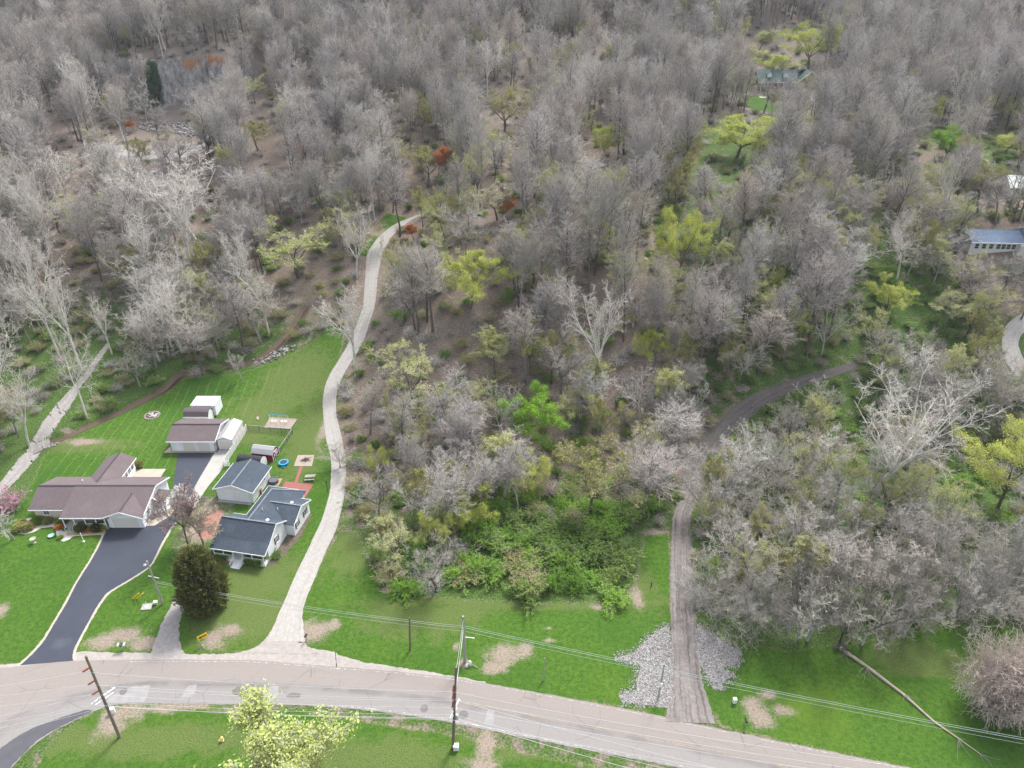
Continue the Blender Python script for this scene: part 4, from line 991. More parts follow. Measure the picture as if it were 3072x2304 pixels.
def scatter_object(name, items):
    pts, pr, sc, rt = [], [], [], []
    keys = sorted(items)
    for j, kq in enumerate(keys):
        for (x, y, z, sx, sz, a) in items[kq]: pts.append((x, y, z)); pr.append(j); sc.append((sx, sx, sz)); rt.append((0, 0, a))
    me = bpy.data.meshes.new(name); me.from_pydata(pts, [], [])
    a = me.attributes.new('which', 'INT', 'POINT'); a.data.foreach_set('value', np.array(pr, np.int32))
    a = me.attributes.new('size', 'FLOAT_VECTOR', 'POINT'); a.data.foreach_set('vector', np.array(sc, np.float32).ravel())
    a = me.attributes.new('turn', 'FLOAT_VECTOR', 'POINT'); a.data.foreach_set('vector', np.array(rt, np.float32).ravel())
    o = tag(link(name, me), kind='stuff')
    ng = bpy.data.node_groups.new(name, 'GeometryNodeTree')
    ng.interface.new_socket('Geometry', in_out='INPUT', socket_type='NodeSocketGeometry'); ng.interface.new_socket('Geometry', in_out='OUTPUT', socket_type='NodeSocketGeometry')
    N, L = ng.nodes.new, ng.links.new
    gi, go = N('NodeGroupInput'), N('NodeGroupOutput'); jo = N('GeometryNodeJoinGeometry')
    def named(n, t):
        q = N('GeometryNodeInputNamedAttribute'); q.data_type = t; q.inputs['Name'].default_value = n; return q.outputs[0]
    wh, sz, tn = named('which', 'INT'), named('size', 'FLOAT_VECTOR'), named('turn', 'FLOAT_VECTOR')
    for j, kq in enumerate(keys):
        t, c = find_src(kq); jj = N('GeometryNodeJoinGeometry')
        for ob in (t, c):
            if ob is None: continue
            oi = N('GeometryNodeObjectInfo'); oi.inputs['Object'].default_value = ob; oi.inputs['As Instance'].default_value = False; oi.transform_space = 'ORIGINAL'
            L(oi.outputs['Geometry'], jj.inputs[0])
        cmp = N('FunctionNodeCompare'); cmp.data_type = 'INT'; cmp.operation = 'EQUAL'; L(wh, cmp.inputs[2]); cmp.inputs[3].default_value = j
        ip = N('GeometryNodeInstanceOnPoints'); L(gi.outputs[0], ip.inputs['Points']); L(cmp.outputs[0], ip.inputs['Selection'])
        g2 = N('GeometryNodeGeometryToInstance'); L(jj.outputs[0], g2.inputs[0]); L(g2.outputs[0], ip.inputs['Instance'])
        e2r = N('FunctionNodeEulerToRotation'); L(tn, e2r.inputs[0]); L(e2r.outputs[0], ip.inputs['Rotation']); L(sz, ip.inputs['Scale'])
        L(ip.outputs[0], jo.inputs[0])
    L(jo.outputs[0], go.inputs[0])
    md = o.modifiers.new('scatter', 'NODES'); md.node_group = ng
    return o
for kq in list(stuff):
    if find_src(kq) is None: del stuff[kq]
scatter_object('distant_woods', stuff)

# undergrowth and brush
xs, ys = [], []; yv = 60.0
while yv < 400:
    sp = 3.6+2.6*np.clip((yv-120)/120, 0, 1); half = .74*(yv*CT+(CAMH-10)*ST)+6
    n = int(2*half/sp); xs.append(np.linspace(-half, half, n)+rg.uniform(-sp*.45, sp*.45, n)); ys.append(yv+rg.uniform(-sp*.45, sp*.45, n)); yv += sp
X, Y = np.concatenate(xs), np.concatenate(ys); TH_P = DP((790,1215),(860,1285),(1060,1318),(1350,1318),(1392,1210),(1370,1100),(1250,1080),(1100,1075),(960,1130))
KEEP.pop(); k = allowed(X, Y, .6)&(Y > 74); X, Y = X[k], Y[k]
inth = poly_sd(X, Y, TH_P) > -2.5
Z = height(X, Y); bx, by, bz = proj(X, Y, Z)
lane_x = np.interp(Y, lane_c[:, 1], lane_c[:, 0]); dirt_x = np.interp(Y, dirt_c[:, 1], dirt_c[:, 0])
ZN = np.array([zone_of(*q) for q in zip(bx, by, X, lane_x, dirt_x)])
front = seg_dist(X, Y, DP((790,1240),(860,1285),(1050,1298),(1200,1304),(1335,1300),(1380,1255),(1395,1160)))
MIXB = {0: dict(bushg=.30, brush=.40, busho=.30), 1: dict(brush=.86, busho=.1, bushg=.04), 2: dict(bushg=.26, brush=.36, busho=.32, bushf=.06), 3: dict(bushg=.46, busho=.2, brush=.22, bushf=.12), 4: dict(bushg=.40, brush=.3, busho=.2, bushf=.10), 5: dict(bushg=.2, brush=.55, busho=.25), 6: dict(brush=1.0)}
NB = dict(bushg=2, brush=1, busho=1, bushf=1)
DENS = {0: 1, 1: .9, 2: .92, 3: 1, 4: 1, 5: .9, 6: .6}
bl = []
for i in range(len(X)):
    z = int(ZN[i])
    if inth[i]: w = dict(bushg=.30, bushf=.50, busho=.12, brush=.08); h, r = rg.uniform(2.2, 4.2), rg.uniform(2.0, 3.2)
    else:
        if rg.rand() > DENS[z]: continue
        w = MIXB[z]; h, r = rg.uniform(1.2, 3.0), rg.uniform(1.2, 2.4)
    ks, pr = pickk(w); kd = ks[rg.choice(len(ks), p=pr)]
    if kd == 'bushf' and not inth[i]: h *= .8
    q = proj(X[i], Y[i], Z[i]+h); rp = r*2212*FOC/q[2]
    e = ((ANCH_A[:, 0]-q[0])/(rp*.8+2))**2+((ANCH_A[:, 1]-(q[1]+by[i])/2)/(abs(by[i]-q[1])*.5+2))**2
    if ((e < 1)&(ANCH_A[:, 2] < 9)).any(): continue
    if bx[i] < -60 or bx[i] > 2270 or q[1] > 1700: continue
    bl.append((h/bz[i], i, kd+str(rg.randint(NB[kd])), h, r))
bl.sort(reverse=True)
BLOOK = {'bushg': ('bush', 'dark green leafy bush'), 'bushf': ('bush', 'fresh green bush with arching sprays'), 'busho': ('bush', 'olive budding bush'), 'brush': ('brush_clump', 'leafless grey brown brush')}
bst = {}; nb = {'bush': 0, 'brush_clump': 0}
for _, i, key, h, r in bl:
    nm, look = BLOOK[key0(key)]; zz = 'in the thicket at the lower end of the wood' if inth[i] else ZONES[int(ZN[i])]
    if nb[nm] < {'bush': 280, 'brush_clump': 120}[nm]:
        nb[nm] += 1; tree(nm, key, X[i], Y[i], h, r, look+' '+zz, 'bush', look+' '+zz, rg.rand()*6.28)
    else: bst.setdefault(key, []).append((X[i], Y[i], Z[i]-.1, r/PROTO[key]['r'], h/PROTO[key]['h'], rg.rand()*6.28))
print('BUSHES', len(bl), nb, {k: len(v) for k, v in bst.items()})
if bst: scatter_object('undergrowth', bst)
# ------------------------------------------------------------------ buildings
def roof(mb, pts, th=.14, mi=0): mb.slab(pts, th, mi)
def rod(mb, a, b, w=.14, h=.10, mi=0):
    """a squared bar from a to b"""
    a, b = Vector(a), Vector(b); t = (b-a).normalized(); s = t.cross(Vector((0, 0, 1)))
    s = (s.normalized() if s.length > 1e-4 else Vector((1, 0, 0)))*w/2; u = s.cross(t).normalized()*h/2
    q = [a-s-u, a+s-u, a+s+u, a-s+u, b-s-u, b+s-u, b+s+u, b-s+u]
    mb.add(q, [(3,2,1,0),(4,5,6,7),(0,1,5,4),(1,2,6,5),(2,3,7,6),(3,0,4,7)], mi); return mb
def gable_wall(mb, a, b, z0, ze, pk, zp, th=.12, mi=0):
    """five sided wall from a to b (x, y); pk = fraction of the ridge along it"""
    a, b = Vector((*a, 0)), Vector((*b, 0)); m = a.lerp(b, pk); d = (b-a).normalized(); n = Vector((d.y, -d.x, 0))*th
    pts = [(a.x, a.y, z0), (b.x, b.y, z0), (b.x, b.y, ze), (m.x, m.y, zp), (a.x, a.y, ze)]
    q = pts+[(p[0]-n.x, p[1]-n.y, p[2]) for p in pts]
    mb.add(q, [(0,1,2,3,4), (9,8,7,6,5)]+[(i, i+5, (i+1) % 5+5, (i+1) % 5) for i in range(5)], mi); return mb
def window(parent, c, w, h, face, frame=None, shutters=None, panes=2, glass='glass'):
    """window on a wall: c = centre on the wall face, face = 'x+','x-','y-','y+' """
    ax = 0 if face[0] == 'y' else 1; sg = 1 if face[1] == '+' else -1
    def bx(mb, u0, u1, z0, z1, d0, d1):
        d = sorted((d0*sg, d1*sg))
        if ax == 0: mb.box(c[0]+u0, c[0]+u1, c[1]+d[0], c[1]+d[1], c[2]+z0, c[2]+z1)
        else: mb.box(c[0]+d[0], c[0]+d[1], c[1]+u0, c[1]+u1, c[2]+z0, c[2]+z1)
    g = MB(); bx(g, -w/2, w/2, -h/2, h/2, .012, .035); win = g.build('window', M[glass], parent)
    f = MB(); t = .07
    bx(f, -w/2-t, -w/2, -h/2-t, h/2+t, .01, .07); bx(f, w/2, w/2+t, -h/2-t, h/2+t, .01, .07); bx(f, -w/2, w/2, h/2, h/2+t, .01, .07); bx(f, -w/2, w/2, -h/2-t, -h/2, .01, .085)
    for i in range(1, panes): u = -w/2+w*i/panes; bx(f, u-.02, u+.02, -h/2, h/2, .03, .055)
    bx(f, -w/2, w/2, -.02, .02, .032, .058)
    f.build('frame', frame or M['white_trim'], win)
    if shutters:
        for s in (-1, 1):
            q = MB(); bx(q, s*(w/2+.24)-.15, s*(w/2+.24)+.15, -h/2-.04, h/2+.04, .012, .06); q.build('shutter', shutters, parent)
def garage_door(parent, x0, x1, y, h, mat, name='garage_door'):
    d = MB(); d.box(x0, x1, y-.03, y-.004, .02, h); o = d.build(name, mat, parent)
    f = MB(); f.box(x0-.12, x0, y-.06, y-.003, 0, h+.12); f.box(x1, x1+.12, y-.06, y-.003, 0, h+.12); f.box(x0, x1, y-.06, y-.003, h, h+.12)
    f.build('frame', M['white_trim'], o)
    p = MB()
    for i in range(1, 4): p.box(x0+.03, x1-.03, y-.038, y-.029, h*i/4-.012, h*i/4+.012)
    p.build('panel_joints', M['grey_metal'], o)
def lamp(parent, x, y, z):
    m = MB(); m.box(x-.07, x+.07, y-.14, y-.005, z-.16, z+.14); m.lathe([(.09, .14), (.02, .24)], (x, y-.07, z), 8); m.build('wall_lamp', M['black_paint'], parent)
def dish(name, label, loc, rz, parent=None, r=.42):
    t = thing(name, label, 'dish', loc, rz) if parent is None else link(name, None, parent)
    if parent is not None: t.location = loc; t.rotation_euler = (0, 0, rz)
    m = MB(); pr = [(r*k/5, .16*r*(k/5)**2) for k in range(6)]; m.lathe([(.02, 0)]+pr[1:]+[(r*.98, .16*r-.02), (.02, -.03)], sides=14)
    M3 = Matrix.Rotation(math.radians(60), 4, 'X'); m.v = [tuple(M3 @ Vector(v)+Vector((0, -.05, .45))) for v in m.v]
    m.build('reflector', M['white_plastic'], t)
    q = MB(); q.tube([(0, .02, -.05), (0, .02, .3), (0, 0, .45)], .035, 6); q.tube([(0, -.05, .35), (0, -.5, .55)], .02, 5); q.box(-.05, .05, -.56, -.46, .52, .62); q.build('arm', M['grey_metal'], t)
    return t
def vent(parent, x, y, z, r=.08, h=.4, cap=True):
    m = MB(); m.tube([(x, y, z-.25), (x, y, z+h)], r, 8)
    if cap: m.lathe([(r*2.2, h), (r*2.0, h+.1), (r*.6, h+.17)], (x, y, z), 10)
    return m.build('roof_vent', M['white_plastic'], parent)

# ---- brown roofed ranch house
bh = thing('house', 'long low house with brown shingle roof, front porch and attached garage at the black driveway', 'house', (-84, 94, 0))
b = MB(); b.box(0, 6, 2.6, 10.8, 0, 2.7); b.box(6.003, 19.9, 2.25, 10.8, 0, 2.68); b.box(13.8, 19.9, .4, 2.247, 0, 2.68); b.box(6.2, 11.2, 10.803, 16.6, 0, 2.68)
gable_wall(b, (19.903, .4), (19.903, 10.8), 0.01, 2.65, .565, 4.38, .12); gable_wall(b, (13.8, .397), (19.9, .397), .01, 2.72, .508, 3.98, .12)
gable_wall(b, (0.0, 10.8), (0.0, 2.6), .01, 2.66, .55, 4.4, .12); gable_wall(b, (11.2, 16.603), (6.2, 16.603), .01, 2.66, .46, 3.86, .12)
b.build('wall', M['white_siding'], bh)
st = MB(); st.box(-.05, 6.0, 2.52, 2.597, 0, 2.66); st.box(-.05, -.003, 2.6, 10.8, 0, 2.6); st.build('stone_facing', M['stone'], bh)
r = MB()
roof(r, [(-.5, 1.9, 2.72), (6.15, 1.9, 2.72), (6.15, 6.3, 4.6), (-.5, 6.3, 4.6)])
roof(r, [(6.1, -.25, 2.78), (13.42, -.25, 2.78), (13.42, 6.3, 4.62), (6.1, 6.3, 4.62)])
roof(r, [(13.42, .6, 3.02), (20.4, .6, 3.02), (20.4, 6.3, 4.62), (13.42, 6.3, 4.62)])
roof(r, [(-.5, 6.3, 4.61), (20.4, 6.3, 4.615), (20.4, 11.15, 2.72), (-.5, 11.15, 2.72)])
roof(r, [(13.38, -.4, 2.83), (16.9, -.4, 4.16), (16.9, 4.8, 4.21), (13.38, .35, 2.95)][::-1])
roof(r, [(20.42, -.4, 2.83), (20.42, .75, 3.08), (16.9, 4.8, 4.21), (16.9, -.4, 4.165)][::-1])
roof(r, [(5.9, 17.0, 2.75), (5.9, 11.1, 2.78), (8.9, 7.7, 4.07), (8.9, 17.0, 4.05)])
roof(r, [(11.6, 17.0, 2.75), (8.9, 17.0, 4.055), (8.9, 7.7, 4.075), (11.6, 11.0, 2.8)])
ro = r.build('roof', M['brown_shingle'], bh)
c = MB(); rod(c, (-.5, 6.3, 4.64), (20.4, 6.3, 4.65), .30, .05); rod(c, (16.9, -.4, 4.19), (16.9, 4.6, 4.25), .26, .05); rod(c, (8.9, 8.0, 4.10), (8.9, 17.0, 4.08), .26, .05); c.build('ridge_cap', M['ridge_cap'], ro)
f = MB()
rod(f, (13.36, -.45, 2.76), (16.9, -.45, 4.09), .05, .22); rod(f, (16.9, -.45, 4.09), (20.44, -.45, 2.76), .05, .22); rod(f, (6.1, -.3, 2.68), (13.3, -.3, 2.68), .05, .2)
rod(f, (20.44, .3, 2.85), (20.44, 6.3, 4.52), .05, .22); rod(f, (20.44, 6.3, 4.52), (20.44, 11.15, 2.63), .05, .22); rod(f, (-.5, 1.86, 2.62), (6.1, 1.86, 2.62), .05, .16)
rod(f, (11.64, 11.2, 2.66), (11.64, 17.0, 2.66), .05, .18); f.build('fascia', M['white_trim'], ro)
vent(ro, 6.2, 8.3, 3.85, .06, .3)
for x in (2.05, 5.25): window(bh, (x, 2.52, 1.75), 1.0, .95, 'y-')
for x in (9.4, 11.6): window(bh, (x, 2.25, 1.65), 1.3, 1.1, 'y-')
dd = MB(); dd.box(7.1, 8.0, 2.19, 2.245, .38, 2.4); dd.build('door', M['cream_door'], bh)
for y in (11.9, 13.1, 14.3, 15.5): window(bh, (11.2, y, 1.75), .78, 1.1, 'x+')
window(bh, (19.903, 2.6, 1.7), .8, .9, 'x+'); garage_door(bh, 14.55, 19.15, .4, 2.25, M['cream_door'])
lamp(bh, 14.1, .39, 2.3); lamp(bh, 19.55, .39, 2.3)
p = MB(); p.box(6.3, 13.78, -.05, 2.2, .0, .36); p.box(6.8, 8.0, -.4, -.053, 0, .24); p.box(6.8, 8.0, -.72, -.403, 0, .12); p.build('porch_floor', M['concrete'], bh)
for x in (6.35, 8.2, 10.1, 12.0, 13.55): q = MB(); q.box(x-.06, x+.06, .0, .12, .363, 2.66); q.build('porch_post', M['white_trim'], bh)
q = MB()
for z in (.48, 1.2): q.box(8.25, 13.5, .03, .09, z, z+.06)
x = 8.35
while x < 13.5: q.box(x-.015, x+.015, .045, .075, .54, 1.2); x += .15
for x in (6.75, 8.05):
    q.tube([(x, -.75, .85), (x, -.02, 1.2)], .03, 6); q.tube([(x, -.75, 0), (x, -.75, .85)], .035, 6)
q.build('porch_railing', M['white_trim'], bh)
sp_ = MB(); roof(sp_, [(19.95, 4.4, 2.75), (22.1, 4.4, 2.5), (22.1, 7.6, 2.5), (19.95, 7.6, 2.75)], .12); s_ = sp_.build('side_porch_roof', flat('dark_brown_shingle', (.10,.085,.08), .9, .3, 4), bh)
q = MB()
for y in (4.5, 7.5): q.box(21.95, 22.05, y-.05, y+.05, .3, 2.4)
q.box(20.0, 22.1, 4.4, 7.6, 0, .3)
for z in (.75, 1.1): q.box(21.97, 22.03, 4.55, 7.45, z, z+.05)
q.build('side_porch', M['white_trim'], bh)
d_ = MB(); d_.box(19.905, 19.96, 5.5, 6.4, .32, 2.3); d_.build('door', M['white_door'], bh)
dish('satellite_dish', None, (20.75, 3.9, 3.05), 2.4, bh, .45)
def on(name, label, cat, **k): pass
sheet('patio', [(-72.75, 105.2), (-67.3, 105.2), (-67.3, 111.0), (-72.75, 111.0)], M['tan_concrete'], .06)
sheet('walkway', [(-64.05, 94.8), (-62.6, 94.9), (-60.9, 97.4), (-60.9, 102.6), (-64.05, 102.6)], M['tan_concrete'], .06)
sheet('planting_bed', [C8(100,1005),C8(125,950),C8(180,905),C8(300,872),C8(700,872),C8(1230,985),C8(1208,1078),C8(820,1100),C8(770,1140),C8(700,1165),C8(635,1145),C8(612,1080),C8(605,1030),C8(560,985),C8(430,1000),C8(330,1050),C8(230,1078),C8(130,1070)], gravel_mat('bed_gravel', (.42,.38,.33), (.56,.53,.49), (.30,.23,.17)), .02)
sheet('mulch_strip', [C8(730,1060),C8(1225,1035),C8(1208,1075),C8(740,1095)], flat('straw_mulch', (.36,.28,.15), .95, .25, 3), .03)
ac = thing('bench', 'pale garden bench against the right side wall of the brown roofed house', 'bench', (-63.4, 98.1, .06), math.pi/2)
q = MB(); q.box(-.6, .6, -.22, .22, .4, .46); q.build('seat', M['white_trim'], ac); q = MB(); q.box(-.6, .6, .2, .25, .46, .85); q.build('backrest', M['white_trim'], ac)
for x in (-.52, .52): q = MB(); q.box(x-.04, x+.04, -.2, .2, 0, .4); q.build('leg', M['white_trim'], ac)

# ---- detached brown garage
dg = thing('garage', 'brown roofed garage with two cream doors at the end of the black driveway', 'garage', (-68.5, 116.85, 0))
b = MB(); b.box(0, 8.9, 0, 7.2, 0, 2.7); gable_wall(b, (8.903, 0), (8.903, 7.2), .01, 2.68, .5, 3.9); gable_wall(b, (-.003, 7.2), (-.003, 0), .01, 2.68, .5, 3.9); b.build('wall', M['white_siding'], dg)
r = MB(); roof(r, [(-.4, -.5, 2.7), (9.35, -.5, 2.7), (9.35, 3.6, 4.1), (-.4, 3.6, 4.1)]); roof(r, [(-.4, 3.6, 4.11), (9.35, 3.6, 4.11), (9.35, 7.7, 2.7), (-.4, 7.7, 2.7)]); ro = r.build('roof', M['brown_shingle'], dg)
c = MB(); rod(c, (-.4, 3.6, 4.15), (9.35, 3.6, 4.15), .3, .05); c.build('ridge_cap', M['ridge_cap'], ro)
f = MB(); rod(f, (-.4, -.54, 2.6), (9.35, -.54, 2.6), .05, .2); rod(f, (9.39, -.5, 2.6), (9.39, 3.6, 4.02), .05, .22); rod(f, (9.39, 3.6, 4.02), (9.39, 7.7, 2.6), .05, .22); f.build('fascia', M['white_trim'], ro)
garage_door(dg, 2.5, 4.9, 0, 2.2, M['cream_door']); garage_door(dg, 5.45, 7.9, 0, 2.2, M['cream_door'])
d_ = MB(); d_.box(1.1, 1.95, -.03, -.004, .05, 2.05); d_.build('door', M['white_door'], dg)
for x in (1.9, 5.15, 8.35): lamp(dg, x, -.005, 2.35)
sheet('apron', [(-69.9, 116.3), (-59.7, 116.3), (-59.7, 116.84), (-68.52, 116.84), (-68.52, 119.5), (-69.2, 119.5)], M['tan_concrete'], .07)

# ---- pale metal garage beside it
mg = thing('metal_garage', 'narrow pale metal garage with ridged grey roof, right of the detached brown garage', 'garage', (-59.25, 117.5, 0))
b = MB(); b.box(0, 2.95, 0, 6.6, 0, 2.35); gable_wall(b, (0, -.003), (2.95, -.003), .01, 2.33, .5, 2.95, .1); b.build('wall', M['tan_metal'], mg)
r = MB(); roof(r, [(-.12, -.15, 2.36), (1.475, -.15, 3.05), (1.475, 6.7, 3.05), (-.12, 6.7, 2.36)][::-1], .06); roof(r, [(3.07, -.15, 2.36), (3.07, 6.7, 2.36), (1.475, 6.7, 3.055), (1.475, -.15, 3.055)][::-1], .06)
ro = r.build('roof', M['grey_metal_roof'], mg); c = MB(); rod(c, (1.475, -.15, 3.08), (1.475, 6.7, 3.08), .16, .04); c.build('ridge_cap', M['white_trim'], ro)
garage_door(mg, .35, 2.55, 0, 2.05, M['cream_door'], 'roll_door')
sheet('apron', [(-59.3, 116.0), (-56.4, 116.0), (-56.2, 117.48), (-59.25, 117.48)], M['concrete'], .065)

# ---- sheds behind
def gambrel(mb, x0, x1, y0, y1, zw, zk, zt, k=.26, th=.07, over=.12):
    w = y1-y0; ym = (y0+y1)/2; a = (y0-over, zw); b_ = (y0+w*k, zk); t = (ym, zt); c_ = (y1-w*k, zk); d = (y1+over, zw)
    for p, q in ((a, b_), (b_, t), (t, c_), (c_, d)): roof(mb, [(x0-over, p[0], p[1]), (x1+over, p[0], p[1]), (x1+over, q[0], q[1]), (x0-over, q[0], q[1])], th)
def gambrel_end(mb, x, y0, y1, zw, zk, zt, k, sg, th=.05):
    w = y1-y0; pts = [(x, y0, 0), (x, y1, 0), (x, y1, zw), (x, y1-w*k, zk), (x, (y0+y1)/2, zt), (x, y0+w*k, zk), (x, y0, zw)]
    q = pts+[(p[0]-sg*th, p[1], p[2]) for p in pts]; n = 7
    mb.add(q, [tuple(range(n)), tuple(range(2*n-1, n-1, -1))]+[(i, n+i, n+(i+1) % n, (i+1) % n) for i in range(n)])
sh = thing('shed', 'small white shed with brown gambrel roof behind the detached brown garage', 'shed', (-69.4, 126.3, 0))
b = MB(); b.box(0, 5.1, 0, 2.7, 0, 1.95); gambrel_end(b, 5.103, 0, 2.7, 1.93, 2.85, 3.2, .22, 1); gambrel_end(b, -.003, 0, 2.7, 1.93, 2.85, 3.2, .22, -1); b.build('wall', M['white_siding'], sh)
r = MB(); gambrel(r, 0, 5.1, 0, 2.7, 2.0, 2.95, 3.3, .22); r.build('roof', M['brown_shingle'], sh)
f = MB(); rod(f, (-.1, -.15, 1.95), (5.2, -.15, 1.95), .05, .14); f.build('fascia', M['white_trim'], sh)
tr = thing('storage_trailer', 'white box with flat white roof behind the small brown roofed shed', 'trailer', (-68.9, 129.4, 0))
b = MB(); b.box(0, 5.1, 0, 3.6, .25, 2.85); b.build('body', M['white_siding'], tr); r = MB(); r.box(-.08, 5.18, -.08, 3.68, 2.853, 2.97); r.build('roof', M['white_plastic'], tr)
q = MB()
for x in (.9, 4.2):
    for y in (.35, 3.2): q.box(x-.2, x+.2, y-.2, y+.2, 0, .247)
q.build('footing', M['grey_metal'], tr)

# ---- slate grey garage and house (turned a little)
GR = math.radians(-8.8)
gg = thing('garage', 'white garage with dark slate roof and two white doors beside the concrete strip', 'garage', (-54.36, 101.76, 0), GR)
b = MB(); b.box(.4, 7.25, .35, 7.5, 0, 2.55); gable_wall(b, (.4, .347), (7.25, .347), .01, 2.53, .5, 3.75); gable_wall(b, (7.25, 7.503), (.4, 7.503), .01, 2.53, .5, 3.75); b.build('wall', M['white_siding'], gg)
r = MB(); roof(r, [(0, 0, 2.6), (3.83, 0, 3.95), (3.83, 7.9, 3.95), (0, 7.9, 2.6)][::-1]); roof(r, [(7.66, 0, 2.6), (7.66, 7.9, 2.6), (3.83, 7.9, 3.955), (3.83, 0, 3.955)][::-1]); ro = r.build('roof', M['slate_shingle'], gg)
c = MB(); rod(c, (3.83, 0, 3.99), (3.83, 7.9, 3.99), .3, .05); c.build('ridge_cap', M['ridge_slate'], ro)
f = MB(); rod(f, (-.02, -.04, 2.52), (3.83, -.04, 3.87), .05, .2); rod(f, (3.83, -.04, 3.87), (7.68, -.04, 2.52), .05, .2); rod(f, (-.04, 0, 2.54), (-.04, 7.9, 2.54), .05, .16); rod(f, (7.70, 0, 2.54), (7.70, 7.9, 2.54), .05, .16); f.build('fascia', M['white_trim'], ro)
garage_door(gg, 1.2, 3.65, .35, 2.15, M['white_door']); garage_door(gg, 4.1, 6.5, .35, 2.15, M['white_door'])
window(gg, (7.25, 5.2, 1.7), .45, .5, 'x+', panes=1); d_ = MB(); d_.box(7.253, 7.29, 2.6, 3.5, .05, 2.05); d_.build('door', M['white_door'], gg)
sl = MB(); sl.box(.6, 7.0, -.35, .3, 0, .05); sl.build('threshold_slab', M['concrete'], gg)

HR = math.radians(-11)
gh = thing('house', 'white house with slate grey cross gabled roof, white front porch and red paved patio', 'house', (-49.56, 86.71, 0), HR)
b = MB(); b.box(.45, 9.45, 1.6, 7.7, .0, 2.75); b.box(2.5, 9.1, 7.703, 15.9, 0, 2.7); b.box(9.103, 10.95, 7.9, 13.9, 0, 2.7)
def shear_wall(mb, pts, n, th=.1):
    q = list(pts)+[(p[0]-n[0]*th, p[1]-n[1]*th, p[2]) for p in pts]; k = len(pts)
    mb.add(q, [tuple(range(k)), tuple(range(2*k-1, k-1, -1))]+[(i, k+i, k+(i+1) % k, (i+1) % k) for i in range(k)])
for x, s in ((9.453, 1), (.447, -1)): shear_wall(b, [(x, 1.6, .01), (x, 7.7, .01), (x, 7.7, 3.2), (x, 4.9, 5.05), (x, 2.0, 3.35), (x, 1.6, 3.1)], (s, 0, 0))
shear_wall(b, [(10.953, 7.9, .01), (10.953, 13.9, .01), (10.953, 13.9, 2.72), (10.953, 10.8, 4.15), (10.953, 7.9, 2.72)], (1, 0, 0))
b.build('wall', M['white_siding'], gh)
r = MB()
roof(r, [(0, 0, 2.62), (9.8, 0, 2.62), (9.8, 2.0, 3.42), (0, 2.0, 3.42)]); roof(r, [(0, 2.0, 3.425), (9.8, 2.0, 3.425), (9.8, 4.9, 5.2), (0, 4.9, 5.2)]); roof(r, [(0, 4.9, 5.205), (9.8, 4.9, 5.205), (9.8, 8.0, 3.2), (0, 8.0, 3.2)])
roof(r, [(2.15, 6.0, 2.9), (4.6, 4.9, 4.95), (4.6, 13.4, 4.85), (2.15, 16.4, 2.82)][::-1])
roof(r, [(4.6, 4.9, 4.955), (9.4, 7.2, 3.0), (9.4, 16.4, 2.82), (4.6, 13.4, 4.855)]); roof(r, [(2.15, 16.4, 2.83), (4.6, 13.4, 4.86), (9.4, 16.4, 2.83)][::-1])
roof(r, [(7.6, 7.45, 2.85), (11.35, 7.45, 2.85), (11.35, 10.8, 4.35), (5.0, 10.8, 4.42)]); roof(r, [(5.0, 10.8, 4.425), (11.35, 10.8, 4.355), (11.35, 14.2, 2.85), (7.8, 14.2, 2.9)])
ro = r.build('roof', M['slate_shingle'], gh)
c = MB(); rod(c, (0, 4.9, 5.24), (9.8, 4.9, 5.24), .28, .05); rod(c, (4.6, 5.0, 4.99), (4.6, 13.4, 4.90), .28, .05); rod(c, (5.1, 10.8, 4.46), (11.35, 10.8, 4.39), .28, .05); rod(c, (4.6, 13.4, 4.9), (9.4, 16.4, 2.88), .28, .05); c.build('ridge_cap', M['ridge_slate'], ro)
f = MB(); rod(f, (0, -.04, 2.55), (9.8, -.04, 2.55), .05, .18); rod(f, (9.84, 0, 2.55), (9.84, 2.0, 3.35), .05, .18); rod(f, (9.84, 2.0, 3.35), (9.84, 4.9, 5.12), .05, .18); rod(f, (9.84, 4.9, 5.12), (9.84, 8.0, 3.12), .05, .18)
rod(f, (11.39, 7.45, 2.78), (11.39, 10.8, 4.28), .05, .18); rod(f, (11.39, 10.8, 4.28), (11.39, 14.2, 2.78), .05, .18); rod(f, (2.12, 8.1, 2.82), (2.12, 16.4, 2.76), .05, .16); rod(f, (2.15, 16.44, 2.76), (9.4, 16.44, 2.76), .05, .16); rod(f, (0, 8.04, 3.13), (2.2, 8.04, 3.13), .05, .16); rod(f, (9.4, 14.25, 2.8), (11.35, 14.25, 2.8), .05, .16); f.build('fascia', M['white_trim'], ro)
pt = MB(); roof(pt, [(6.3, 8.42, 4.24), (6.9, 6.7, 4.03), (8.7, 8.05, 3.32)][::-1] if False else [(5.9, 9.0, 4.46), (6.3, 7.3, 4.32), (8.6, 7.62, 3.40)], .02)
pt.v = [(x, y, z+.05) for x, y, z in pt.v]
pt = MB(); pt.slab([(6.15, 9.35, 3.82), (6.9, 8.05, 3.25), (9.0, 7.95, 3.21)], .05); pt.v = [(x, y, z+.06) for x, y, z in pt.v]; pt.build('brown_roof_patch', M['brown_patch'], ro)
vent(ro, 7.6, 6.0, 4.55, .14, .1); vent(ro, 5.6, 8.2, 4.6, .07, .45, False); vent(ro, 7.6, 9.5, 3.85, .07, .45, False); vent(ro, 9.3, 11.4, 4.1, .14, .1)
for y in (9.2, 12.2): window(gh, (10.953, y, 1.6), .8, 1.1, 'x+', shutters=M['maroon_shutter'])
window(gh, (9.453, 4.6, 2.0), .7, 1.2, 'x+', shutters=M['maroon_shutter'])
for x in (2.0, 7.2): window(gh, (x, 1.6, 1.75), 1.2, 1.1, 'y-')
d_ = MB(); d_.box(4.3, 5.2, 1.54, 1.597, .62, 2.6); d_.build('door', M['white_door'], gh)
